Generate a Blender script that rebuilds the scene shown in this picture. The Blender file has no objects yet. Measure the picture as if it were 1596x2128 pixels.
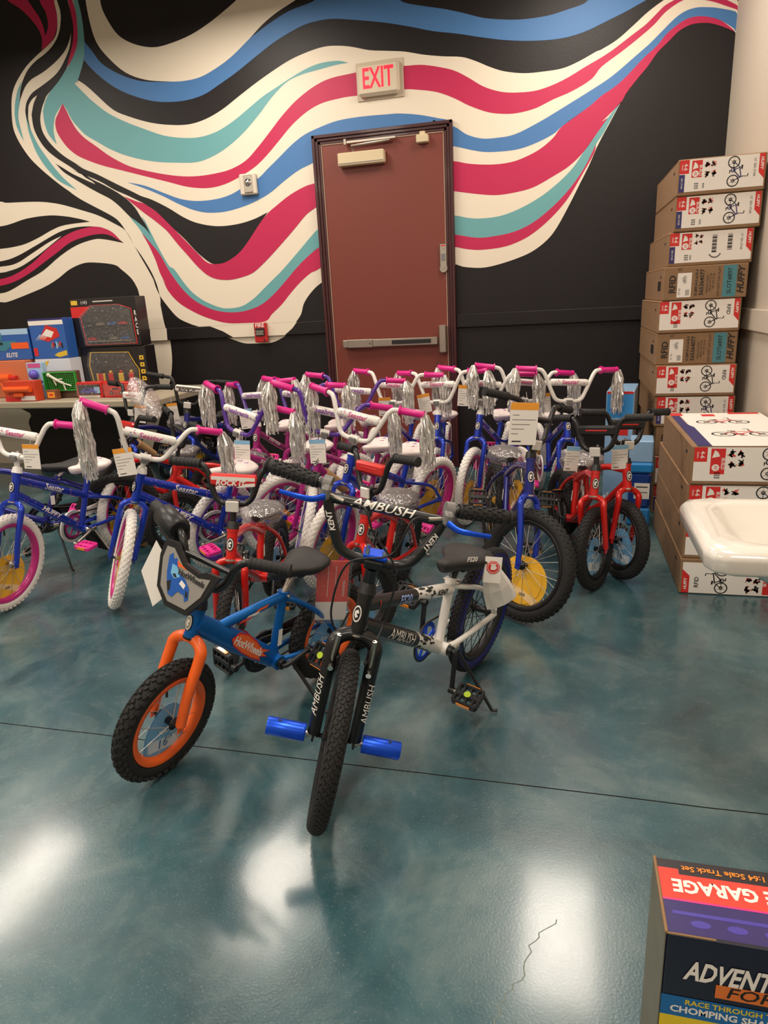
import bpy, bmesh, math, random
from mathutils import Matrix, Vector
PI=math.pi
SC=bpy.context.scene; COL=SC.collection
# ---------------- camera ----------------
F_PX,PITCH,ROLL,YAW,CAMH=1421.59,0.29639,-0.0535,0.26099,1.26387
fw=Vector((-math.sin(YAW)*math.cos(PITCH),math.cos(YAW)*math.cos(PITCH),-math.sin(PITCH)))
rt=Vector((math.cos(YAW),math.sin(YAW),0)); up=rt.cross(fw)
R_=math.cos(ROLL)*rt+math.sin(ROLL)*up; U_=-math.sin(ROLL)*rt+math.cos(ROLL)*up
cd=bpy.data.cameras.new('camera'); cam=bpy.data.objects.new('camera',cd); COL.objects.link(cam)
m=Matrix.Identity(4)
for i in range(3): m[i][0]=R_[i]; m[i][1]=U_[i]; m[i][2]=-fw[i]; m[i][3]=(0,0,CAMH)[i]
cam.matrix_world=m; cd.sensor_fit='AUTO'; cd.sensor_width=36; cd.lens=F_PX/2128*36; cd.clip_start=.05
SC.camera=cam
# ---------------- world, light, exposure ----------------
w=bpy.data.worlds.new('world'); SC.world=w; w.use_nodes=True
w.node_tree.nodes['Background'].inputs[0].default_value=(1,.95,.90,1); w.node_tree.nodes['Background'].inputs[1].default_value=.22
SC.view_settings.view_transform='Standard'; SC.view_settings.look='None'; SC.view_settings.gamma=1; SC.view_settings.use_curve_mapping=False
SC.view_settings.exposure=-0.08
CEIL=4.2; LAMPZ=3.3
LIGHTS=[(-4.35,3.72),(-2.2,4.05),(0.08,4.1),(-4.35,1.1),(-2.2,1.1),(0.08,1.1),(-4.35,-1.9),(-2.2,-1.9),(0.08,-1.9)]  # mural-side row follows the floor highlights; other two rows added for illumination
for (lx,ly) in LIGHTS:
    ld=bpy.data.lights.new('troffer_and_fill_light','AREA'); ld.shape='RECTANGLE'; ld.size=.5; ld.size_y=1.1; ld.energy=43; ld.color=(1,.89,.77)
    lo=bpy.data.objects.new('troffer_and_fill_light',ld); lo.location=(lx,ly,LAMPZ-.012); COL.objects.link(lo)
# ---------------- helpers ----------------
def mat(name,col,rough=.5,metal=0,bump=0,scale=40,coat=0,var=0,emit=0,alpha=1,spec=.5):
    k=bpy.data.materials.get(name)
    if k: return k
    k=bpy.data.materials.new(name); k.use_nodes=True; nt=k.node_tree; b=nt.nodes['Principled BSDF']
    lin=[((c/255)/12.92 if c/255<=.04045 else (((c/255)+.055)/1.055)**2.4) for c in col]
    b.inputs['Base Color'].default_value=(*lin,1); b.inputs['Roughness'].default_value=rough; b.inputs['Metallic'].default_value=metal
    b.inputs['Coat Weight'].default_value=coat; b.inputs['Coat Roughness'].default_value=.08; b.inputs['Specular IOR Level'].default_value=spec
    if alpha<1: b.inputs['Alpha'].default_value=alpha
    if emit: b.inputs['Emission Color'].default_value=(*lin,1); b.inputs['Emission Strength'].default_value=emit
    tc=nt.nodes.new('ShaderNodeTexCoord')
    n=nt.nodes.new('ShaderNodeTexNoise'); n.inputs['Scale'].default_value=scale; n.inputs['Detail'].default_value=4
    nt.links.new(tc.outputs['Object'],n.inputs['Vector'])
    if var:
        mx=nt.nodes.new('ShaderNodeMixRGB'); mx.blend_type='MULTIPLY'; mx.inputs[0].default_value=var
        mx.inputs[1].default_value=(*lin,1); nt.links.new(n.outputs['Color'],mx.inputs[2])
        r=nt.nodes.new('ShaderNodeMapRange'); r.inputs[3].default_value=.35; r.inputs[4].default_value=1.35
        nt.links.new(n.outputs['Fac'],r.inputs[0]); nt.links.new(r.outputs[0],mx.inputs[2]); nt.links.new(mx.outputs[0],b.inputs['Base Color'])
    if bump:
        bp=nt.nodes.new('ShaderNodeBump'); bp.inputs['Strength'].default_value=bump; bp.inputs['Distance'].default_value=.004
        nt.links.new(n.outputs['Fac'],bp.inputs['Height']); nt.links.new(bp.outputs[0],b.inputs['Normal'])
    else:
        r=nt.nodes.new('ShaderNodeMapRange'); r.inputs[3].default_value=max(.02,rough-.05); r.inputs[4].default_value=min(1,rough+.05)
        nt.links.new(n.outputs['Fac'],r.inputs[0]); nt.links.new(r.outputs[0],b.inputs['Roughness'])
    return k
def V(*a): return Vector(a)
def catmull(pts,n=5):
    P=[Vector(p) for p in pts]; P=[P[0]*2-P[1]]+P+[P[-1]*2-P[-2]]; o=[]
    for i in range(1,len(P)-2):
        a,b,c,d=P[i-1],P[i],P[i+1],P[i+2]
        for j in range(n):
            t=j/n; o.append(.5*((2*b)+(c-a)*t+(2*a-5*b+4*c-d)*t*t+(3*b-a-3*c+d)*t**3))
    o.append(P[-2].copy()); return o
class MB:
    def __init__(s): s.v=[]; s.f=[]; s.m=[]; s.s=[]; s.mats=[]
    def mi(s,m):
        if m not in s.mats: s.mats.append(m)
        return s.mats.index(m)
    def add(s,vs,fs,m,smooth=False,M=None):
        o=len(s.v); i=s.mi(m)
        s.v+= [tuple(M@Vector(v)) if M else tuple(v) for v in vs]
        for f in fs: s.f.append([o+k for k in f]); s.m.append(i); s.s.append(smooth)
        return s
    def box(s,c,d,m,b=0,M=None,bottom=True):
        x,y,z=[k/2 for k in d]; b=min(b,x*.9,y*.9,z*.9); c=Vector(c)
        if b<=0:
            vs=[c+V(i*x,j*y,k*z) for i in(-1,1) for j in(-1,1) for k in(-1,1)]
            fs=[(0,1,3,2),(4,6,7,5),(0,4,5,1),(2,3,7,6),(1,5,7,3)]+([(0,2,6,4)] if bottom else [])
            return s.add(vs,fs,m,False,M)
        vs=[];ix={}
        for i in(-1,1):
            for j in(-1,1):
                for k in(-1,1):
                    for a in range(3):
                        p=[i*x,j*y,k*z]
                        for q in range(3):
                            if q!=a: p[q]-=(i,j,k)[q]*b
                        ix[(i,j,k,a)]=len(vs); vs.append(c+V(*p))
        fs=[]
        for a in range(3):
            for sg in(-1,1):
                o=[]
                for u,w_ in((-1,-1),(1,-1),(1,1),(-1,1)):
                    t=[u,w_]; t.insert(a,sg); o.append(ix[(*t,a)])
                if (sg==1)==(a==1): o=o[::-1]
                fs.append(o)
        for a in range(3):
            p,q=[k for k in range(3) if k!=a]
            for u in(-1,1):
                for w_ in(-1,1):
                    t1=[0]*3;t1[a]=-1;t1[p]=u;t1[q]=w_; t2=list(t1);t2[a]=1
                    fs.append([ix[(*t1,p)],ix[(*t2,p)],ix[(*t2,q)],ix[(*t1,q)]])
        for i in(-1,1):
            for j in(-1,1):
                for k in(-1,1): fs.append([ix[(i,j,k,0)],ix[(i,j,k,1)],ix[(i,j,k,2)]])
        return s.add(vs,fs,m,False,M)
    def tube(s,pts,r,m,seg=10,caps=True,M=None,flat=1,n=1):
        P=catmull(pts,n) if n>1 else [Vector(p) for p in pts]
        rs=r if callable(r) else (lambda t:r)
        T=[]
        for i in range(len(P)):
            d=(P[min(i+1,len(P)-1)]-P[max(i-1,0)]); T.append(d.normalized() if d.length>1e-9 else V(0,0,1))
        a=T[0].orthogonal().normalized() if abs(T[0].z)>.9 else T[0].cross(V(0,0,1)).normalized()
        vs=[];fs=[]
        for i,p in enumerate(P):
            a=(a-T[i]*a.dot(T[i])).normalized(); b=T[i].cross(a); rr=rs(i/(len(P)-1))
            for k in range(seg):
                t=2*PI*k/seg; vs.append(p+a*math.cos(t)*rr*flat+b*math.sin(t)*rr)
        for i in range(len(P)-1):
            for k in range(seg): fs.append((i*seg+k,i*seg+(k+1)%seg,(i+1)*seg+(k+1)%seg,(i+1)*seg+k))
        s.add(vs,fs,m,True,M)
        if caps:
            n_=len(P)-1
            s.add([vs[k] for k in range(seg)]+[vs[n_*seg+k] for k in range(seg)],[list(range(seg))[::-1],list(range(seg,2*seg))],m,False,M)
        return s
    def cyl(s,p,q,r,m,seg=14,M=None,r2=None):
        return s.tube([p,q],(lambda t:r+(r2-r)*t) if r2 is not None else r,m,seg,True,M)
    def lathe(s,prof,m,seg=40,axis='y',closed=True,smooth=True,M=None):
        vs=[];fs=[];n=len(prof)
        for k in range(seg):
            t=2*PI*k/seg
            for (r,h) in prof:
                if axis=='y': vs.append((r*math.cos(t),h,r*math.sin(t)))
                elif axis=='z': vs.append((r*math.cos(t),r*math.sin(t),h))
                else: vs.append((h,r*math.cos(t),r*math.sin(t)))
        for k in range(seg):
            for j in range(n if closed else n-1):
                a=k*n+j;b=k*n+(j+1)%n;c=((k+1)%seg)*n+(j+1)%n;d=((k+1)%seg)*n+j
                fs.append((a,b,c,d))
        return s.add(vs,fs,m,smooth,M)
    def poly(s,pts,th,m,M=None,holes=None):
        # flat outline in local xy, extruded to thickness th along z (front at +th)
        n=len(pts)
        if th<=0: return s.add([(x,y,0) for x,y in pts],[list(range(n))],m,False,M)
        vs=[(x,y,0) for x,y in pts]+[(x,y,th) for x,y in pts]
        fs=[list(range(n))[::-1],list(range(n,2*n))]+[(i,(i+1)%n,n+(i+1)%n,n+i) for i in range(n)]
        return s.add(vs,fs,m,False,M)
    def mesh(s,name):
        me=bpy.data.meshes.new(name); me.from_pydata(s.v,[],s.f)
        for m in s.mats: me.materials.append(m)
        me.polygons.foreach_set('material_index',s.m); me.polygons.foreach_set('use_smooth',s.s); me.update(); return me
TXT={}
def text(mb,s,size,m,M,shear=0,bold=0,sx=1,align='CENTER',wrap=None,th=0):
    key=(s,shear,bold,align)
    if key not in TXT:
        c=bpy.data.curves.new('lettering','FONT'); c.body=s; c.size=1; c.shear=shear; c.offset=bold; c.align_x=align; c.align_y='CENTER'; c.resolution_u=2; c.fill_mode='FRONT'
        o=bpy.data.objects.new('lettering',c); COL.objects.link(o); dg=bpy.context.evaluated_depsgraph_get(); me=bpy.data.meshes.new_from_object(o.evaluated_get(dg))
        bpy.data.objects.remove(o); 
        TXT[key]=([tuple(v.co) for v in me.vertices],[list(p.vertices) for p in me.polygons]); bpy.data.meshes.remove(me); bpy.data.curves.remove(c)
    vs,fs=TXT[key]
    if wrap is None:
        return mb.add([(x*size*sx,y*size,0) for x,y,z in vs],fs,m,False,M)
    P0,P1,rad,nrm=wrap  # wrap round a tube running P0->P1 (reading direction), nrm = outward side
    bm=bmesh.new(); bv=[bm.verts.new((x*size*sx,y*size,0)) for x,y,z in vs]
    for f in fs:
        try: bm.faces.new([bv[i] for i in f])
        except: pass
    for yy in (-.3,-.15,0,.15,.3):
        bmesh.ops.bisect_plane(bm,geom=bm.verts[:]+bm.edges[:]+bm.faces[:],plane_co=(0,yy*size,0),plane_no=(0,1,0))
    P0=Vector(P0);P1=Vector(P1);d=(P1-P0).normalized();C=(P0+P1)/2;nrm=Vector(nrm);nrm=(nrm-d*nrm.dot(d)).normalized();u=nrm.cross(d)
    bm.verts.index_update(); r2=rad+.0012
    vv=[C+d*v.co.x+r2*(math.cos(v.co.y/r2)*nrm+math.sin(v.co.y/r2)*u) for v in bm.verts]
    ff=[[v.index for v in f.verts] for f in bm.faces]; bm.free()
    return mb.add(vv,ff,m)
MESH={}
def obj(name,mb,parent=None,M=None,key=None,**kw):
    if key is not None and key in MESH: me=MESH[key]
    else:
        if callable(mb): mb=mb()
        me=mb.mesh(name)
        if key is not None: MESH[key]=me
    o=bpy.data.objects.new(name,me); COL.objects.link(o)
    if parent: o.parent=parent
    if M is not None: o.matrix_local=M
    for k,v in kw.items(): o[k]=v
    return o
def thing(name,label,cat,M=None,group=None):
    o=bpy.data.objects.new(name,None); o.empty_display_size=.05; COL.objects.link(o)
    if M is not None: o.matrix_world=M
    o['label']=label; o['category']=cat
    if group: o['group']=group
    return o
def Tr(x,y,z): return Matrix.Translation((x,y,z))
def Rz(a): return Matrix.Rotation(a,4,'Z')
def Rx(a): return Matrix.Rotation(a,4,'X')
def Ry(a): return Matrix.Rotation(a,4,'Y')
def basis(o,x,y):
    x=Vector(x).normalized(); y=Vector(y); y=(y-x*y.dot(x)).normalized(); z=x.cross(y)
    m=Matrix.Identity(4)
    for i in range(3): m[i][0]=x[i];m[i][1]=y[i];m[i][2]=z[i];m[i][3]=o[i]
    return m
# ---------------- materials ----------------
cream=mat('cream wall paint',(200,188,172),.6,bump=.15,scale=60)
PAINT={'cream':mat('mural cream',(234,222,202),.55,bump=.1,scale=60),'black':mat('mural black',(27,22,23),.5,bump=.15,scale=60,spec=.35),
 'blue':mat('mural blue',(70,122,180),.55,bump=.1,scale=60),'teal':mat('mural teal',(104,166,170),.55,bump=.1,scale=60),
 'crimson':mat('mural crimson',(192,26,80),.55,bump=.1,scale=60)}
maroon=mat('maroon frame paint',(66,28,30),.4,coat=.1); doorm=mat('door brown paint',(120,54,42),.45,bump=.06,scale=30)
steel=mat('brushed steel',(190,182,170),.35,1); chrome=mat('chrome',(225,222,218),.12,1); almond=mat('almond cover',(214,196,160),.5)
rubber=mat('black rubber',(30,29,29),.75,bump=.2,scale=200); grip_b=mat('black grip',(34,33,33),.65); blackp=mat('gloss black paint',(17,17,19),.38,coat=.2)
blackpl=mat('black plastic',(26,26,28),.4); whitet=mat('white rubber',(232,228,222),.6,bump=.1,scale=150); whitep=mat('white paint',(238,234,228),.3,coat=.3)
pink=mat('magenta plastic',(224,34,140),.35); pinkrim=mat('magenta rim',(196,40,128),.3,coat=.3); hotpink=mat('hot pink plastic',(245,50,160),.4)
purple=mat('purple paint',(84,44,150),.3,coat=.4); purprim=mat('purple rim',(96,60,168),.3,coat=.3); magf=mat('magenta frame paint',(170,30,125),.28,.3,coat=.5)
bluef=mat('royal blue frame paint',(20,60,190),.25,.4,coat=.6); nav=mat('deep blue frame paint',(24,36,130),.28,.4,coat=.6); redf=mat('red frame paint',(214,28,22),.25,.15,coat=.6)
azure=mat('azure satin paint',(12,104,184),.38,.45); orange=mat('orange paint',(250,104,30),.35,coat=.2); blueal=mat('blue anodised metal',(30,88,232),.3,.6)
darkblue=mat('dark blue rim',(30,34,120),.35,.3); spoke=mat('spoke steel',(215,212,205),.3,.8); silver=mat('silver foil',(242,240,236),.3,.7,bump=.3,scale=90)
paper=mat('white paper',(240,234,226),.7); ink=mat('black ink',(28,26,28),.6); redink=mat('red ink',(214,42,40),.55); navyink=mat('navy ink',(48,44,104),.55); orangeband=mat('orange band',(240,160,50),.6)
blueband=mat('light blue band',(140,190,225),.6); yellowc=mat('yellow card',(244,186,50),.55); peachc=mat('peach card',(244,208,150),.55); bluec=mat('sky blue card',(120,180,225),.5); whitecard=mat('pale card',(214,226,236),.5)
card=mat('cardboard',(146,114,82),.75,bump=.12,scale=25,var=.35); cardd=mat('cardboard edge',(140,98,60),.8,bump=.1,scale=25,var=.3); tealink=mat('teal ink',(74,134,144),.6)
porc=mat('white porcelain',(238,232,222),.12,coat=.6); seatw=mat('white vinyl',(240,228,224),.4); seatb=mat('black vinyl',(38,36,36),.6,bump=.1,scale=120); greypl=mat('grey plastic',(120,118,116),.45); lime=mat('lime sticker',(190,220,50),.5)
amber=mat('amber reflector',(250,150,30),.2,coat=.8); whiteref=mat('white reflector',(225,220,212),.2,coat=.8); lilac=mat('lilac ink',(150,90,180),.5); pinkink=mat('pink ink',(214,90,150),.5)
redcard=mat('red card',(226,62,46),.45,coat=.3); purplebox=mat('purple print',(52,40,104),.35,coat=.3); darkbox=mat('dark navy print',(22,22,44),.35,coat=.3); bluebox=mat('blue print',(30,106,170),.4); yellowbox=mat('yellow print',(236,206,40),.4)
def clearm(name,tint,a,rough=.12):
    k=bpy.data.materials.new(name); k.use_nodes=True; nt=k.node_tree; nt.nodes.remove(nt.nodes['Principled BSDF'])
    g=nt.nodes.new('ShaderNodeBsdfGlossy'); g.inputs['Roughness'].default_value=rough; g.inputs[0].default_value=(1,1,1,1)
    t=nt.nodes.new('ShaderNodeBsdfTransparent'); t.inputs[0].default_value=(*tint,1)
    d=nt.nodes.new('ShaderNodeBsdfDiffuse'); d.inputs[0].default_value=(*tint,1)
    m1=nt.nodes.new('ShaderNodeMixShader'); m1.inputs[0].default_value=.6; m2=nt.nodes.new('ShaderNodeMixShader'); m2.inputs[0].default_value=a
    n=nt.nodes.new('ShaderNodeTexNoise'); n.inputs['Scale'].default_value=35; n.inputs['Distortion'].default_value=1.5
    tc=nt.nodes.new('ShaderNodeTexCoord'); nt.links.new(tc.outputs['Object'],n.inputs['Vector'])
    b=nt.nodes.new('ShaderNodeBump'); b.inputs['Strength'].default_value=1; b.inputs['Distance'].default_value=.01; nt.links.new(n.outputs['Fac'],b.inputs['Height'])
    nt.links.new(b.outputs[0],g.inputs['Normal']); nt.links.new(b.outputs[0],d.inputs['Normal'])
    nt.links.new(d.outputs[0],m1.inputs[1]); nt.links.new(g.outputs[0],m1.inputs[2]); nt.links.new(t.outputs[0],m2.inputs[1]); nt.links.new(m1.outputs[0],m2.inputs[2])
    nt.links.new(m2.outputs[0],nt.nodes['Material Output'].inputs[0]); return k
wrapm=clearm('clear plastic wrap',(.92,.88,.88),.3); windowm=clearm('clear window film',(.9,.9,.9),.12,.05)
def floor_mat():
    k=bpy.data.materials.new('polished stained concrete'); k.use_nodes=True; nt=k.node_tree; b=nt.nodes['Principled BSDF']; L=nt.links.new
    tc=nt.nodes.new('ShaderNodeTexCoord')
    def noise(sc,det,dist=0,rough=.55):
        n=nt.nodes.new('ShaderNodeTexNoise'); n.inputs['Scale'].default_value=sc; n.inputs['Detail'].default_value=det; n.inputs['Distortion'].default_value=dist; n.inputs['Roughness'].default_value=rough; L(tc.outputs['Object'],n.inputs['Vector']); return n
    n1=noise(1.7,6,.7,.6); r1=nt.nodes.new('ShaderNodeValToRGB'); e=r1.color_ramp.elements
    e[0].position=.30; e[0].color=(.012,.048,.062,1); e[1].position=.72; e[1].color=(.165,.235,.235,1)
    x=r1.color_ramp.elements.new(.52); x.color=(.042,.112,.132,1); L(n1.outputs['Fac'],r1.inputs[0])
    n2=noise(5,9,.6,.72); r2=nt.nodes.new('ShaderNodeValToRGB'); r2.color_ramp.elements[0].position=.46; r2.color_ramp.elements[1].position=.95; L(n2.outputs['Fac'],r2.inputs[0])
    mx=nt.nodes.new('ShaderNodeMixRGB'); mx.inputs[2].default_value=(.24,.29,.27,1); mu=nt.nodes.new('ShaderNodeMath'); mu.operation='MULTIPLY'; mu.inputs[1].default_value=.5; L(r2.outputs[0],mu.inputs[0]); L(mu.outputs[0],mx.inputs[0]); L(r1.outputs[0],mx.inputs[1])
    n3=noise(170,3,0,.6); r3=nt.nodes.new('ShaderNodeValToRGB'); r3.color_ramp.elements[0].position=.60; r3.color_ramp.elements[1].position=.74; L(n3.outputs['Fac'],r3.inputs[0])
    mx2=nt.nodes.new('ShaderNodeMixRGB'); mx2.inputs[2].default_value=(.34,.38,.32,1); mu2=nt.nodes.new('ShaderNodeMath'); mu2.operation='MULTIPLY'; mu2.inputs[1].default_value=.4; L(r3.outputs[0],mu2.inputs[0]); L(mu2.outputs[0],mx2.inputs[0]); L(mx.outputs[0],mx2.inputs[1])
    L(mx2.outputs[0],b.inputs['Base Color'])
    mr=nt.nodes.new('ShaderNodeMapRange'); mr.inputs[3].default_value=.17; mr.inputs[4].default_value=.36; L(n2.outputs['Fac'],mr.inputs[0]); L(mr.outputs[0],b.inputs['Roughness'])
    b.inputs['Specular IOR Level'].default_value=.6; b.inputs['Coat Weight'].default_value=.5; b.inputs['Coat Roughness'].default_value=.12
    bp=nt.nodes.new('ShaderNodeBump'); bp.inputs['Strength'].default_value=.07; bp.inputs['Distance'].default_value=.004; L(n3.outputs['Fac'],bp.inputs['Height']); L(bp.outputs[0],b.inputs['Normal'])
    return k
floorm=floor_mat()
# ---------------- the room ----------------
D=5.24717; XR=.98; XL=-6.2; YF=-4.0
def struct(name,mb,parent=None,**kw):
    o=obj(name,mb,parent,**kw)
    if not parent: o['kind']='structure'
    return o
b=MB(); random.seed(3)
YJ=1.58
xs=[XL+i*(XR-XL)/60 for i in range(61)]; jt=[YJ+random.uniform(-.0015,.0015) for _ in xs]
darkj=mat('joint sealant',(52,50,44),.9)
vs=[];fs=[]
for x,j in zip(xs,jt): vs+= [(x,YF,0),(x,j-.0022,0),(x,j-.0022,-.003),(x,j+.002,-.003),(x,j+.002,0),(x,D,0)]
for i in range(60):
    a=i*6; c=a+6
    for k in (0,4): fs.append((a+k,c+k,c+k+1,a+k+1))
b.add(vs,fs,floorm); b.add(vs,[(i*6+k,i*6+6+k,i*6+7+k,i*6+1+k) for i in range(60) for k in (1,2,3)],darkj)
fl=struct('floor',b)
# hairline crack
cp=[(.02,1.17),(-.03,1.11),(-.045,1.03),(-.085,.96),(-.10,.90),(-.14,.86),(-.15,.80),(-.17,.74)]
cpts=[]
for i in range(len(cp)-1):
    for k in range(6):
        t=k/6; cpts.append((cp[i][0]*(1-t)+cp[i+1][0]*t+random.uniform(-.006,.006),cp[i][1]*(1-t)+cp[i+1][1]*t))
b=MB(); vs=[]
for x,y in cpts: vs+= [(x-.0012,y,.0003),(x+.0012,y,.0003)]
b.add(vs,[(2*i,2*i+1,2*i+3,2*i+2) for i in range(len(cpts)-1)],mat('pale crack filler',(120,130,118),.8)); obj('crack',b,fl)
struct('ceiling',MB().box(((XL+XR)/2,(YF+D)/2,CEIL+.05),(XR-XL+.4,D-YF+.4,.1),mat('ceiling tile white',(214,204,188),.8)))
wb=struct('wall_back',MB().box(((XL+XR)/2,D+.05,CEIL/2),(XR-XL+.2,.1,CEIL),PAINT['black']))
struct('wall_right',MB().box((XR+.05,(YF+D)/2,CEIL/2),(.1,D-YF,CEIL),cream))
struct('wall_left',MB().box((XL-.05,(YF+D)/2,CEIL/2),(.1,D-YF,CEIL),cream))
struct('wall_front',MB().box(((XL+XR)/2,YF-.05,CEIL/2),(XR-XL+.2,.1,CEIL),cream))
rows=('nearest the mural wall','above the foreground','farthest behind the camera'); cols=('left','middle','right')
for i,(lx,ly) in enumerate(LIGHTS):
    t=thing('ceiling_and_fill_light','hanging rectangular light, %s one of the row %s'%(cols[i%3],rows[i//3]),'light',Tr(lx,ly,LAMPZ),'hanging light fixtures')  # fixtures away from the mural wall are unseen, added with their fill lamps
    f=MB(); f.box((0,0,.05),(.56,1.16,.06),whitep,.004)
    for sx in(-1,1): f.box((sx*.272,0,.0),(.02,1.16,.045),whitep); f.box((0,sx*.572,.0),(.56,.02,.045),whitep)
    obj('housing',f,t)
    for sx in(-1,1): obj('suspension_rod',MB().cyl((0,sx*.45,.08),(0,sx*.45,CEIL-LAMPZ),.006,steel,8),t)
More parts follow.
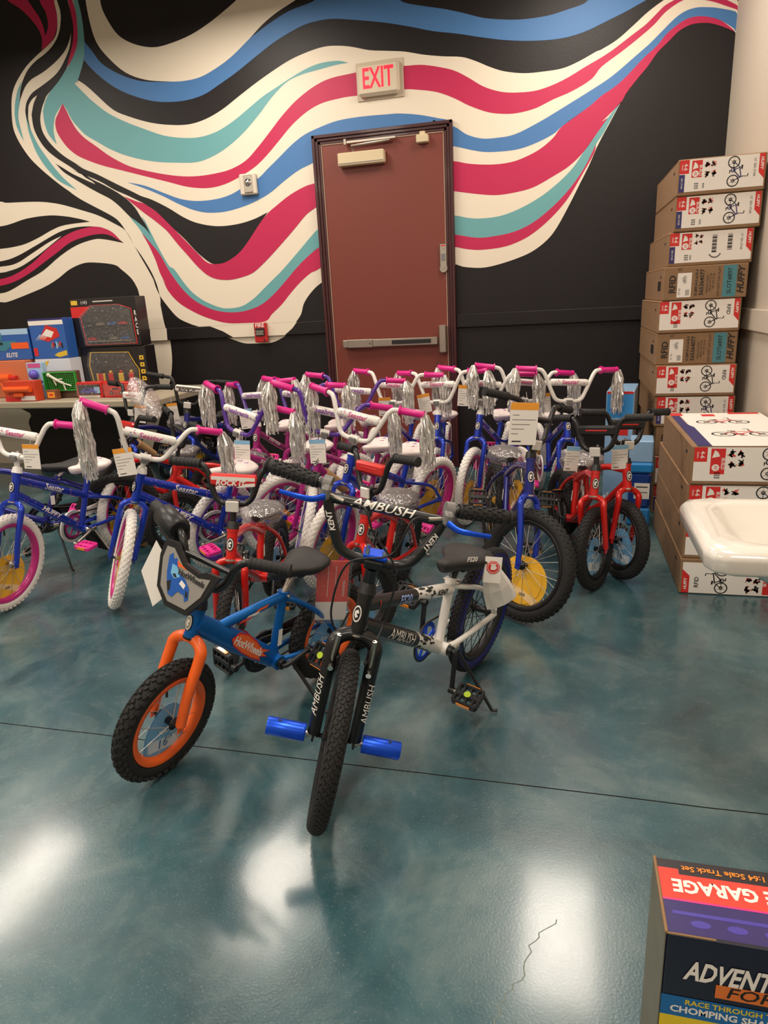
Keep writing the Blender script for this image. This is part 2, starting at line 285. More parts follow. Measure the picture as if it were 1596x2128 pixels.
MURAL=[(1,'cream','-3456,3569 -3468,3510 -3461,3372 -3431,3236 -3349,3124 -3224,3014 -3071,2949 -2894,2916 -2757,2903 -2617,2912 -2475,2956 -2343,3016 -2211,3097 -2091,3177 -1976,3234 -1836,3286 -1717,3340 -2175,3404 -2273,3346 -2373,3295 -2514,3232 -2655,3184 -2796,3156 -2937,3143 -3055,3163 -3168,3208 -3249,3267 -3304,3351 -3340,3432 -3348,3494 -3353,3570'),
(1.5,'blue','-3576,3294 -3538,3273 -3522,3240 -3482,3188 -3416,3098 -3305,3024 -3191,2971 -3074,2937 -2895,2913 -2757,2903 -2617,2912 -2475,2956 -2343,3016 -2211,3097 -2152,3126 -2036,3177 -1886,3229 -1724,3257 -1635,3287 -1360,3304 -1154,3220 -1075,3168 -946,3130 -802,3093 -676,3053 -551,3010 -411,2982 -289,2968 -138,2968 -19,2985 83,3004 182,3048 523,3000 455,2972 331,2925 218,2888 117,2856 14,2836 -105,2831 -257,2843 -411,2867 -568,2903 -726,2944 -886,2979 -1048,3027 -1212,3070 -1372,3104 -1542,3136 -1646,3144 -1770,3135 -1899,3101 -2031,3052 -2168,2987 -2328,2908 -2470,2848 -2594,2800 -2716,2779 -2856,2778 -3015,2799 -3171,2849 -3306,2912 -3417,2989 -3515,3081 -3573,3159 -3592,3217'),
(1,'cream','-3658,2985 -3636,3009 -3589,2977 -3544,2939 -3501,2898 -3373,2781 -3237,2718 -3079,2664 -2920,2631 -2760,2617 -2617,2636 -2473,2684 -2328,2755 -2187,2823 -2049,2883 -1915,2934 -1786,2966 -1659,2984 -1554,2978 -1451,2958 -1332,2924 -1220,2906 -1087,2885 -956,2851 -825,2825 -696,2805 -601,2769 -506,2723 -411,2687 -286,2662 -163,2657 -41,2661 63,2689 166,2730 198,2738 291,2780 381,2843 470,2909 557,2958 616,2983 734,2982 853,2955 992,2888 989,2728 928,2760 867,2787 807,2804 724,2806 654,2779 596,2730 538,2681 481,2608 422,2545 362,2475 327,2420 261,2303 222,2235 187,2168 144,2070 93,1972 26,1843 -58,1697 -129,1617 -227,1553 -343,1512 -478,1480 -581,1469 -703,1483 -772,1507 -930,1550 -1663,1518 -1793,1439 -1850,1403 -1914,1344 -1959,1284 -1986,1213 -2037,1151 -2078,1098 -2133,1053 -2252,1006 -2378,1004 -2493,1009 -2606,1048 -2729,1096 -2894,1159 -2957,1181 -3059,1233 -3143,1332 -3205,1430 -3237,1535 -3225,1508 -3259,1602 -3318,1722 -3363,1803 -3421,1921 -3468,1993 -3528,2042 -3692,2132 -3792,2188 -3872,2243 -3857,2235 -3955,2306 -4052,2386 -4137,2464 -4201,2536 -4262,2638 -4293,2724 -4295,2797 -4279,2889 -4255,2969 -4216,3032 -4156,3092 -4080,3152 -3997,3199 -3910,3241 -3830,3279 -3773,3319 -3744,3374 -3730,3450 -3734,3516 -3737,3547 -3741,3579 -3674,3569 -3537,3550 -3534,3519 -3524,3442 -3523,3345 -3533,3249 -3555,3153 -3595,3078'),
(2,'teal','-3578,3556 -3574,3525 -3565,3447 -3572,3352 -3592,3257 -3630,3190 -3692,3126 -3739,3083 -3806,3026 -3890,2970 -3953,2911 -3995,2840 -3996,2825 -4001,2766 -3988,2688 -3955,2634 -3922,2596 -3929,2648 -3929,2700 -3911,2757 -3883,2805 -3807,2872 -3780,2823 -3746,2748 -3703,2693 -3649,2637 -3564,2584 -3445,2514 -3286,2448 -3083,2395 -2879,2368 -2717,2358 -2572,2389 -2445,2442 -2318,2517 -2191,2615 -2066,2725 -1947,2803 -1834,2835 -1706,2850 -1580,2864 -1483,2867 -1561,2888 -1685,2889 -1794,2868 -1907,2829 -2023,2782 -2140,2734 -2262,2669 -2385,2604 -2530,2547 -2673,2524 -2813,2532 -2972,2564 -3128,2624 -3284,2690 -3419,2762 -3530,2848 -3602,2917 -3672,2992 -3642,3009 -3595,3078 -3555,3153 -3533,3249 -3523,3345 -3524,3442 -3534,3519 -3537,3550'),
(3,'black','-3702,3573 -3709,3544 -3696,3473 -3703,3416 -3728,3352 -3767,3298 -3826,3250 -3900,3212 -3979,3181 -4056,3137 -4114,3082 -4157,3021 -4183,2961 -4193,2921 -4174,2952 -4117,3021 -4051,3063 -3973,3087 -3895,3114 -3792,3162 -3710,3216 -3660,3273 -3631,3320 -3613,3322 -3607,3345 -3604,3375 -3607,3445 -3617,3519 -3616,3561'),
(3,'black','-3631,3320 -3658,3245 -3701,3183 -3778,3104 -3854,3056 -3963,3011 -4062,2973 -4125,2921 -4150,2874 -4158,2842 -4156,2804 -4147,2760 -4137,2704 -4141,2760 -4142,2802 -4133,2840 -4115,2893 -4071,2932 -4022,2952 -4068,2898 -4104,2826 -4105,2816 -4107,2735 -4081,2655 -4031,2576 -3955,2508 -3842,2433 -3769,2382 -3821,2408 -3756,2371 -3668,2337 -3567,2289 -3469,2230 -3368,2183 -3294,2146 -3234,2115 -3195,2090 -3123,2040 -3034,1945 -2919,1837 -2810,1717 -2715,1639 -2655,1623 -2570,1635 -2459,1690 -2368,1772 -2264,1885 -2186,1964 -2310,1923 -2454,1899 -2618,1898 -2779,1932 -2897,1985 -3012,2058 -3146,2129 -3236,2163 -3311,2202 -3410,2252 -3509,2304 -3609,2356 -3711,2400 -3785,2446 -3709,2403 -3783,2449 -3876,2510 -3951,2577 -4004,2643 -4034,2710 -4032,2791 -3998,2863 -3966,2906 -3942,2936 -3890,2970 -3806,3026 -3739,3083 -3715,3109 -3683,3165 -3635,3254 -3611,3329'),
(3,'black','-3963,2463 -3892,2419 -3828,2378 -3726,2327 -3630,2282 -3658,2308 -3708,2336 -3745,2370 -3709,2356 -3645,2316 -3569,2278 -3470,2222 -3402,2177 -3355,2138 -3305,2081 -3272,2021 -3235,1956 -3205,1873 -3240,1925 -3297,1974 -3369,2028 -3438,2100 -3514,2164 -3610,2216 -3710,2273 -3834,2350 -3907,2400'),
(4,'crimson','-3616,3561 -3615,3531 -3607,3445 -3604,3375 -3611,3329 -3635,3254 -3683,3165 -3715,3109 -3686,3129 -3630,3190 -3592,3257 -3572,3352 -3565,3447 -3579,3526 -3578,3556'),
(4,'crimson','-4163,3637 -4135,3598 -4055,3544 -3997,3494 -3941,3431 -3906,3375 -3892,3318 -3912,3245 -3861,3263 -3811,3292 -3769,3334 -3742,3386 -3730,3450 -3734,3528 -3731,3577 -3859,3595 -3851,3540 -3822,3482 -3816,3411 -3832,3366 -3859,3330 -3862,3389 -3882,3451 -3921,3515 -3960,3578 -3984,3612'),
(2,'teal','-4131,3068 -4187,3012 -4232,2933 -4255,2864 -4260,2845 -4264,2772 -4246,2706 -4220,2647 -4228,2730 -4232,2808 -4219,2862 -4192,2922 -4190,2954 -4158,3026'),
(2,'teal','-4160,2821 -4161,2723 -4149,2653 -4125,2564 -4078,2472 -4021,2396 -3950,2328 -3807,2254 -3916,2356 -3983,2437 -4042,2525 -4088,2599 -4121,2676 -4144,2747'),
(2,'teal','-3378,2042 -3321,1994 -3240,1925 -3205,1873 -3235,1956 -3262,2020 -3244,1997 -3220,1946 -3189,1872 -3154,1789 -3082,1643 -3034,1606 -2963,1500 -2899,1423 -2821,1363 -2741,1322 -2660,1292 -2597,1285 -2512,1290 -2447,1308 -2358,1358 -2268,1426 -2180,1492 -2104,1550 -1960,1675 -1854,1770 -1782,1824 -1635,1888 -1645,1755 -1787,1694 -1885,1636 -1991,1555 -2100,1456 -2211,1363 -2321,1296 -2450,1260 -2577,1253 -2702,1272 -2804,1311 -2903,1371 -2997,1469 -3085,1604 -3151,1736 -3265,1878 -3303,1939 -3348,1996'),
(2,'crimson','-3279,1892 -3238,1812 -3211,1743 -3187,1672 -3167,1588 -3128,1494 -3153,1539 -3114,1444 -3040,1356 -2951,1295 -2839,1238 -2716,1194 -2612,1171 -2485,1166 -2296,1171 -2229,1224 -2140,1292 -2051,1378 -1964,1453 -1880,1510 -1819,1532 -1655,1621 -1646,1739 -1787,1694 -1885,1636 -1991,1555 -2100,1456 -2211,1363 -2321,1296 -2450,1260 -2577,1253 -2702,1272 -2804,1311 -2903,1371 -2997,1469 -3085,1604 -3151,1736 -3265,1878'),
(4,'crimson','-1615,2155 -1794,2130 -1881,2113 -2000,2066 -2103,2008 -2187,1956 -2264,1885 -2368,1772 -2459,1690 -2570,1635 -2655,1623 -2736,1640 -2810,1713 -2920,1831 -3030,1946 -3123,2040 -3195,2090 -3235,2113 -3281,2127 -3321,2144 -3392,2174 -3354,2142 -3302,2098 -3231,2040 -3159,1986 -3088,1927 -3044,1884 -2970,1787 -2897,1701 -2825,1615 -2749,1547 -2670,1512 -2566,1500 -2461,1512 -2354,1542 -2244,1615 -2113,1720 -1984,1830 -1879,1923 -1795,1970 -1622,2067'),
(2,'crimson','-910,2201 -754,2180 -658,2156 -525,2138 -411,2136 -314,2150 -187,2196 -93,2260 -33,2325 132,2421 208,2475 290,2519 358,2570 453,2657 530,2716 582,2772 628,2805 686,2836 744,2845 810,2836 895,2803 989,2728 928,2760 867,2787 807,2804 724,2806 654,2779 596,2730 538,2681 481,2608 422,2545 362,2475 327,2420 214,2323 255,2345 184,2254 111,2161 20,2082 -89,2025 -216,1969 -329,1948 -460,1940 -577,1954 -758,1989 -915,2029'),
(2,'blue','-902,2452 -757,2397 -672,2340 -573,2305 -476,2298 -347,2307 -189,2363 -35,2432 206,2546 299,2600 391,2665 486,2733 544,2782 625,2850 682,2881 741,2892 800,2887 877,2871 992,2826 992,2736 895,2803 810,2836 744,2845 686,2836 628,2805 582,2772 530,2716 453,2657 358,2570 290,2519 208,2475 132,2421 -33,2325 -94,2282 -219,2236 -346,2212 -525,2216 -640,2240 -756,2274 -907,2304'),
(2,'teal','333,2433 255,2345 184,2254 111,2161 51,2079 -10,2018 -87,1958 -182,1898 -312,1840 -444,1804 -578,1798 -663,1808 -765,1832 -920,1856 -925,1704 -768,1705 -614,1674 -495,1674 -344,1695 -213,1747 -85,1837 24,1941 114,2059 186,2196 229,2256 271,2329'),
(2,'crimson','-925,1721 -768,1705 -614,1674 -495,1674 -344,1695 -213,1747 -85,1837 24,1941 114,2059 186,2196 173,2140 100,2016 10,1875 -99,1762 -212,1677 -310,1629 -427,1598 -580,1590 -683,1602 -770,1624 -927,1656'),
(2,'crimson','-3807,2872 -3782,2813 -3757,2749 -3722,2683 -3664,2618 -3571,2549 -3455,2464 -3298,2381 -3096,2320 -2894,2277 -2731,2262 -2568,2268 -2445,2286 -2321,2332 -2215,2411 -2108,2504 -2005,2595 -1885,2682 -1750,2751 -1622,2788 -1444,2801 -1225,2816 -1094,2801 -974,2793 -860,2768 -746,2731 -650,2677 -554,2616 -443,2573 -332,2555 -192,2554 -39,2592 109,2656 200,2694 274,2731 384,2797 455,2839 514,2887 560,2925 618,2950 676,2969 735,2971 824,2954 915,2909 988,2864 991,2845 918,2876 845,2908 785,2927 725,2946 672,2942 620,2922 562,2886 505,2832 416,2770 325,2713 202,2641 142,2578 23,2523 -98,2488 -206,2450 -316,2434 -411,2437 -523,2459 -652,2513 -750,2567 -864,2616 -980,2643 -1100,2660 -1227,2647 -1453,2660 -1578,2656 -1705,2640 -1819,2598 -1937,2526 -2039,2442 -2144,2356 -2248,2285 -2373,2230 -2518,2185 -2662,2172 -2823,2194 -2983,2242 -3184,2302 -3387,2363 -3552,2413 -3695,2471 -3769,2512 -3830,2566 -3873,2626 -3900,2680 -3905,2731 -3893,2772 -3867,2803'),
(2,'blue','-3344,2272 -3196,2235 -3036,2169 -2898,2115 -2756,2089 -2592,2090 -2467,2113 -2362,2155 -2238,2202 -2154,2260 -2050,2331 -1949,2401 -1850,2454 -1736,2489 -1588,2520 -1409,2527 -1241,2522 -1137,2517 -1002,2495 -868,2460 -786,2431 -788,2351 -905,2363 -1602,2336 -1792,2267 -1908,2229 -2029,2167 -2152,2095 -2276,2047 -2399,2015 -2543,1995 -2686,2000 -2806,2030 -2924,2082 -3041,2144 -3179,2207'),
(1,'cream','-3363,1803 -3312,1726 -3248,1606 -3215,1507 -3197,1405 -3206,1317 -3204,1364 -3197,1240 -3187,1162 -3169,1103 -3160,1054 -3162,946 -3172,868 -3197,768 -3239,668 -3290,566 -3345,446 -3536,19 -3763,-435 -3951,-627 -3657,18 -3500,363 -3383,694 -3369,935 -3384,1171 -3385,1425 -3406,1510 -3445,1571 -3515,1634 -3578,1676 -3758,1704 -3873,1703 -4008,1664 -4128,1602 -4259,1548 -4413,1504 -4674,1441 -4765,1441 -5062,1456 -4840,2257 -4561,2231 -4499,2217 -4298,2207 -4142,2194 -3982,2163 -3809,2109 -3656,2056 -3528,1990 -3421,1921'),
(2,'black','-3363,1803 -3312,1727 -3248,1608 -3213,1509 -3197,1405 -3217,1495 -3261,1598 -3321,1719'),
(3,'black','-4900,2041 -4609,2043 -4497,2054 -4328,2083 -4114,2090 -3961,2072 -3842,2046 -3736,2015 -3975,2007 -4107,1979 -4258,1927 -4430,1884 -4654,1869 -4944,1879'),
(3,'black','-4976,1767 -4680,1770 -4506,1798 -4293,1870 -4095,1941 -3983,1970 -3856,1983 -3723,1978 -3616,1956 -3527,1892 -3457,1834 -3642,1876 -3743,1878 -3906,1844 -4080,1771 -4264,1671 -4444,1603 -4628,1533 -4747,1512 -5049,1501'),
(4,'cream','-4988,1723 -4691,1727 -4520,1743 -4339,1813 -4160,1886 -4024,1927 -4108,1883 -4289,1793 -4471,1718 -4612,1687 -4704,1679 -5000,1679'),
(4,'crimson','-5017,1617 -4717,1627 -4541,1661 -4357,1737 -4170,1845 -3993,1925 -3860,1961 -3713,1975 -3616,1956 -3542,1918 -3475,1847 -3585,1904 -3685,1916 -3810,1904 -3952,1872 -4106,1798 -4250,1730 -4397,1661 -4555,1604 -4731,1573 -5032,1564'),
(1,'cream','-5817,747 -4769,507 -4723,374 -4698,149 -4667,-173 -4651,-456 -6201,-493')]
def outline_smooth(pts,n=4):
    P=[V(x,z,0) for x,z in pts]; N=len(P); o=[]
    for i in range(N):
        a,b_,c,d=P[i-1],P[i],P[(i+1)%N],P[(i+2)%N]
        # keep sharp tips
        e1=(b_-a).normalized() if (b_-a).length else V(1,0,0); e2=(c-b_).normalized() if (c-b_).length else e1; e3=(d-c).normalized() if (d-c).length else e2
        aa=a if e1.dot(e2)>.3 else b_*2-c; dd=d if e2.dot(e3)>.3 else c*2-b_
        for j in range(n):
            t=j/n; o.append(.5*((2*b_)+(c-aa)*t+(2*aa-5*b_+4*c-dd)*t*t+(3*b_-aa-3*c+dd)*t**3))
    return [(p.x,p.y) for p in o]
for (ly,colr,s) in MURAL:
    pts=[tuple(float(q)/1000 for q in t.split(',')) for t in s.split()]
    pts=outline_smooth(pts)
    pts=[(min(max(x,XL),XR),min(max(z,0.0),CEIL)) for x,z in pts]
    me=MB().poly(pts,0,PAINT[colr],M=basis((0,D-.0006*ly-.0004,0),(1,0,0),(0,0,1)))
    obj('painted_stripe',me,wb,label='%s painted mural stripe'%colr)
# chair rail
railb=struct('trim_1',MB().box(((XL-1.784)/2,D-.011,1.107),(-1.784-XL,.022,.095),PAINT['black'],.004))
struct('trim_2',MB().box(((XR-.764)/2,D-.011,1.107),(XR+.764,.022,.095),PAINT['black'],.004))
struct('trim_3',MB().box((XR-.011,(YF+D)/2,1.08),(.022,D-YF,.11),cream,.004))
def strip(pts,m,name='painted_stripe'):
    mb=MB().poly(pts,.0005,m,M=basis((0,D-.0222,0),(1,0,0),(0,0,1))); return obj(name,mb,railb,label='cream painted band on the rail')
strip([(-3.33,1.0600),(-3.172,1.0600),(-3.166,1.154),(-3.32,1.154)],PAINT['cream'])
strip([(-2.77,1.154),(-2.66,1.11),(-2.575,1.06),(-2.13,1.06),(-2.06,1.11),(-2.02,1.154)],PAINT['cream'])
# ---------------- door ----------------
d=struct('door_1',MB().box((-1.274,D-.008,1.19),(.90,.016,2.38),doorm,.003))
X0,X1,ZT=-1.784,-.764,2.435
f=MB()
for dx,dy,wd in ((0,.04,.022),(.022,.03,.02),(.042,.022,.02)):
    f.box((X0+dx+wd/2,D-dy/2,(ZT-dx)/2),(wd,dy,ZT-dx),maroon,.003); f.box((X1-dx-wd/2,D-dy/2,(ZT-dx)/2),(wd,dy,ZT-dx),maroon,.003)
    f.box(((X0+X1)/2,D-dy/2,ZT-dx-wd/2),(X1-X0-2*dx,dy,wd),maroon,.003)
obj('door_frame',f,d,label='dark maroon steel door frame')
f=MB(); seal=mat('pale door seal',(170,140,118),.6)
for x in (X0+.066,X1-.066): f.box((x,D-.018,(ZT-.06)/2),(.006,.006,ZT-.066),seal)
f.box(((X0+X1)/2,D-.018,ZT-.065),(X1-X0-.13,.006,.006),seal); obj('door_seal',f,d)
f=MB().box((-1.414,D-.05,2.253),(.34,.06,.085),almond,.006); f.box((-1.414,D-.081,2.225),(.33,.003,.004),greypl); c_=obj('door_closer',f,d,label='almond coloured closer housing')
f=MB().tube([(-1.47,D-.05,2.297),(-1.48,D-.07,2.335),(-1.20,D-.06,2.35)],.007,steel,8); f.box((-1.34,D-.045,2.365),(.36,.02,.018),steel,.003); f.cyl((-1.53,D-.05,2.35),(-1.53,D-.05,2.385),.012,steel); obj('closer_arm',f,c_)
f=MB().box((-.972,D-.04,2.335),(.085,.05,.05),almond,.005); f.box((-.972,D-.035,2.368),(.04,.03,.03),almond,.004); obj('door_contact',f,d,label='small cream door contact box')
f=MB().box((-.847,D-.028,1.565),(.055,.024,.17),steel,.006); f.cyl((-.847,D-.028,1.48),(-.847,D-.0405,1.48),.0275,steel,20)
for z in (1.62,1.49): f.cyl((-.847,D-.04,z),(-.847,D-.046,z),.011,chrome)
f.box((-.847,D-.041,1.555),(.03,.003,.05),greypl); f.box((-.847,D-.041,1.635),(.03,.002,.008),redink); obj('exit_alarm',f,d,label='narrow steel alarm lock plate')
f=MB().box((-1.27,D-.055,.975),(.74,.03,.055),steel,.004); f.box((-1.10,D-.072,.975),(.30,.004,.03),ink); f.box((-1.50,D-.074,.975),(.2,.008,.06),steel,.003)
f.box((-1.61,D-.03,.975),(.05,.03,.05),steel,.003); f.cyl((-1.42,D-.078,.972),(-1.42,D-.08,.972),.005,ink)
obj('push_bar',f,d,label='steel panic push bar')
f=MB().box((-.86,D-.05,.985),(.058,.07,.20),steel,.008); obj('latch_case',f,d)
# exit sign
t=thing('exit_sign','lit red EXIT sign above the brown door','sign',Tr(-1.263,D-.002,2.735))
f=MB().box((0,-.004,0),(.335,.008,.235),mat('sign base',(206,190,168),.6),.002); obj('back_plate',f,t)
f=MB().box((-.005,-.03,0),(.30,.045,.20),mat('sign housing',(214,200,176),.5),.018); h=obj('housing',f,t)
f=MB(); glow=mat('red lit lettering',(255,24,52),.4,emit=1.0)
text(f,'EXIT',.175,glow,basis((-.005,-.0535,-.0),(1,0,0),(0,0,1)),bold=.018,sx=.62); obj('lettering',f,h,label='glowing red EXIT letters')
f=MB().cyl((-.11,-.03,-.10),(-.11,-.03,-.106),.004,redink,8); obj('test_button',f,h)
# strobe
t=thing('strobe_light','small square white fire strobe left of the door','strobe',Tr(-2.31,D-.003,2.165))
f=MB().box((0,-.018,0),(.135,.036,.145),mat('strobe housing',(216,206,190),.5),.008); obj('housing',f,t)
f=MB().box((.005,-.038,.0),(.07,.012,.12),steel,.004); f.lathe([(0,-.062),(.02,-.058),(.03,-.042)],chrome,16,closed=False,M=Tr(.005,0,.01)); obj('lens',f,t)
# pull station
t=thing('fire_alarm_pull_station','red fire alarm pull station on the chair rail','alarm',Tr(-2.318,D-.024,1.088))
rd=mat('alarm red',(190,28,34),.35,coat=.3)
f=MB().box((0,-.02,0),(.105,.04,.15),rd,.006); obj('housing',f,t)
f=MB().box((0,-.044,.005),(.075,.012,.06),ink,.003); f.box((0,-.052,.012),(.07,.006,.01),steel); f.box((0,-.052,-.012),(.07,.006,.01),steel); obj('pull_handle',f,t)
f=MB(); text(f,'FIRE',.042,paper,basis((0,-.0405,.055),(1,0,0),(0,0,1)),bold=.02); text(f,'ALARM',.018,paper,basis((0,-.0505,.001),(1,0,0),(0,0,1))); f.cyl((.03,-.04,-.058),(.03,-.043,-.058),.008,ink,10); obj('lettering',f,t)
# ---------------- cartons ----------------
def bike_art(mb,M,s,m,m2=None):
    # line drawing of a bicycle lying in local xy, about 1.5*s long
    def ring(cx,cy,r,mm,wd=.045):
        n=20; vs=[]
        for k in range(n): a=2*PI*k/n; vs+= [((cx+r*math.cos(a))*s,(cy+r*math.sin(a))*s,0),((cx+(r-wd)*math.cos(a))*s,(cy+(r-wd)*math.sin(a))*s,0)]
        mb.add(vs,[(2*k,2*((k+1)%n),2*((k+1)%n)+1,2*k+1) for k in range(n)],mm,False,M)
    def ln(a,b_,wd,mm):
        a=V(*a,0)*s;b_=V(*b_,0)*s;n_=V(-(b_-a).y,(b_-a).x,0).normalized()*wd*s/2
        mb.add([a+n_,a-n_,b_-n_,b_+n_],[(0,1,2,3)],mm,False,M)
    m2=m2 or m
    ring(-.5,0,.33,m,.06); ring(.5,0,.33,m,.06); ring(-.5,0,.1,m,.05); ring(.5,0,.1,m,.04); ring(-.08,-.02,.13,m2,.05)
    for k in range(6):
        a=k*PI/3
        for cx in(-.5,.5): ln((cx,0),(cx+.3*math.cos(a),.3*math.sin(a)),.012,m)
    for a,b_,wd in [((-.5,0),(-.08,0),.035),((-.5,0),(-.2,.36),.035),((-.08,0),(-.2,.36),.05),((-.2,.33),(.30,.42),.06),((-.08,0),(.33,.36),.06),((.36,.30),(.28,.52),.05),((.5,0),(.37,.30),.05)]: ln(a,b_,wd,m2)
    for a,b_,wd in [((.28,.5),(.30,.78),.035),((.30,.78),(.16,.80),.05),((-.32,.46),(-.10,.44),.09),((-.2,.34),(-.21,.46),.03),((-.08,0),(-.02,-.2),.03),((-.1,-.2),(.08,-.2),.05)]: ln(a,b_,wd,m)
def pictos(mb,M,w,h,rs):
    rnd=random.Random(rs)
    cells=[(i,j) for i in range(2) for j in range(2)]
    for (i,j) in cells:
        cx=(i-.5)*w/2; cy=(j-.5)*h/2
        for k in range(9):
            a=rnd.uniform(0,PI); l=rnd.uniform(.25,.55)*min(w,h)/1.6; x=cx+rnd.uniform(-.16,.16)*w/1.4; y=cy+rnd.uniform(-.16,.16)*h/1.4
            ux,uy=math.cos(a)*l/2,math.sin(a)*l/2; q=.045*min(w,h); nx,ny=-math.sin(a)*q/2*1.3,math.cos(a)*q/2*1.3
            mb.add([(x+ux+nx,y+uy+ny,0),(x+ux-nx,y+uy-ny,0),(x-ux-nx*2,y-uy-ny*2,0),(x-ux+nx*2,y-uy+ny*2,0)],[(0,1,2,3)],(ink,redink,ink,mat('skin print',(214,150,120),.6))[k%4],False,M)
def rect(mb,M,x0,y0,x1,y1,m,z=0): mb.add([(x0,y0,z),(x1,y0,z),(x1,y1,z),(x0,y1,z)],[(0,1,2,3)],m,False,M)
def label_white(w,h,kind,flip=False,rs=1):
    # printed panel, local x along the face, y up, sits just proud of the carton; z out
    mb=MB(); M=Rz(PI) if flip else Matrix.Identity(4)
    x0=-w/2; R90=lambda x,y,z=.0006:M@Tr(x,y,z)@Rz(-PI/2)
    rect(mb,M,x0+.02*w,-h*.40,w/2-.02*w,h*.47,paper,.0003)
    z=.0006
    rect(mb,M,x0+.02*w,h*.10,x0+.13*w,h*.47,redink,z); text(mb,'4-6',h*.14,paper,R90(x0+.09*w,h*.28,.0009),bold=.02); text(mb,'YEARS',h*.06,paper,R90(x0+.05*w,h*.28,.0009))
    if kind in('star','code'): rect(mb,M,x0+.02*w,-h*.40,x0+.085*w,h*.08,navyink,z); text(mb,'SEA STAR',h*.07,paper,R90(x0+.052*w,-h*.16,.0009))
    rect(mb,M,x0+.16*w,-h*.02 if kind!='rfid' else -h*.22,x0+.28*w,h*.44,redink,z)
    text(mb,'BUILD',h*.11,paper,M@Tr(x0+.262*w,h*.16 if kind!='rfid' else h*.05,.0009)@Rz(-PI/2)@Ry(0),bold=.02)
    n=12; mb.add([((x0+.205*w)+h*.09*math.cos(2*PI*k/n),h*(.08 if kind!='rfid' else -.05)+h*.09*math.sin(2*PI*k/n),.0009) for k in range(n)],[list(range(n))],paper,False,M)
    text(mb,'EZ',h*.08,redink,R90(x0+.205*w,h*(.08 if kind!='rfid' else -.05),.0012),bold=.02)
    mb.add([(x0+.17*w,h*.2,.0009),(x0+.235*w,h*.24,.0009),(x0+.22*w,h*.34,.0009),(x0+.19*w,h*.40,.0009),(x0+.18*w,h*.30,.0009)],[(0,1,2,3,4)],paper,False,M)
    for i in range(4):
        for j in range(3): rect(mb,M,x0+.20*w+i*.012*w,-h*.33+j*.06*h,x0+.208*w+i*.012*w,-h*.29+j*.06*h,ink,z)
    if kind=='code':
        pictos(mb,M@Tr(x0+.36*w,h*.26,z),.11*w,.34*h,rs)
        for i,(xx,n_) in enumerate(((.52,16),(.70,14))):
            for j in range(n_): rect(mb,M,x0+xx*w,h*.36-j*.033*h,x0+(xx+.055)*w,h*.36-j*.033*h-(.010+.012*((j*7)%3))*h,ink,z)
        text(mb,'RFID',h*.07,ink,R90(x0+.27*w,-h*.26,z),bold=.02)
        for k in range(9):
            a=-.4-k*.26; cx,cy=x0+.56*w,-h*.12
            mb.add([(cx+h*.19*math.cos(a),cy+h*.19*math.sin(a),z),(cx+h*.15*math.cos(a),cy+h*.15*math.sin(a),z),(cx+h*.15*math.cos(a-.2),cy+h*.15*math.sin(a-.2),z),(cx+h*.19*math.cos(a-.2),cy+h*.19*math.sin(a-.2),z)],[(0,1,2,3)],ink,False,M)
        text(mb,'12" SEA STAR',h*.08,ink,R90(x0+.86*w,h*.12,z),bold=.01)
    else:
        pictos(mb,M@Tr(x0+.37*w,h*.18,z),.15*w,.5*h,rs)
        bike_art(mb,R90(x0+.635*w,h*.05,z),h*.50,ink,navyink if kind=='star' else None)
        if kind=='star': text(mb,'RFID',h*.07,ink,R90(x0+.30*w,-h*.26,z),bold=.02); text(mb,'12" SEA STAR',h*.085,ink,R90(x0+.87*w,h*.12,z),bold=.01)
        else: text(mb,'RFID',h*.15,ink,R90(x0+.85*w,h*.16,z),bold=.02)
    mb.add([(w/2-.02*w,h*.47,z),(w/2-.085*w,h*.47,z),(w/2-.085*w,-h*.02,z),(w/2-.02*w,-h*.2,z)],[(0,1,2,3)],redink,False,M)
    text(mb,'HUFFY',h*.11,paper,R90(w/2-.052*w,h*.22,.0012),shear=.2,bold=.03)
    return mb
def label_brown(w,h):
    mb=MB(); x0=-w/2; z=.0006; Rc=lambda x,y:Tr(x,y,z)@Rz(PI/2)
    text(mb,'RFID',h*.26,ink,Rc(x0+.115*w,-.02*h),bold=.025)
    rect(mb,Matrix.Identity(4),x0+.17*w,-h*.42,x0+.34*w,h*.30,paper,z)
    for i in range(5): rect(mb,Matrix.Identity(4),x0+.27*w,-h*.36+i*.035*h,x0+.32*w,-h*.345+i*.035*h,ink,z*1.5)
    text(mb,'ST 81',h*.09,ink,Tr(x0+.2*w,-.24*h,z*1.6)@Rz(PI/2)); bike_art(mb,Tr(x0+.26*w,.10*h,z*1.6)@Rz(PI/2),h*.14,ink)
    text(mb,'0-28914-51610-3',h*.11,ink,Rc(x0+.40*w,0),bold=.02); text(mb,'565364077',h*.17,ink,Rc(x0+.465*w,0),bold=.02)
    for i,s in enumerate(('MADE IN CHINA','GROSS WT 27 LB','NET WT 22 LB')): text(mb,s,h*.07,ink,Rc(x0+(.53+.035*i)*w,-.06*h+.04*h*i))
    text(mb,'DO NOT LAY FLAT',h*.10,ink,Rc(x0+.665*w,0))
    rect(mb,Matrix.Identity(4),x0+.71*w,-h*.46,x0+.87*w,h*.46,tealink,z); text(mb,'SLOT#897',h*.17,ink,Tr(x0+.79*w,0,z*1.6)@Rz(PI/2),bold=.01)
    text(mb,'HUFFY',h*.26,ink,Rc(x0+.925*w,0),shear=.3,bold=.03)
    text(mb,'20"',h*.1,ink,Tr(x0+.2*w,.4*h,z))
    return mb
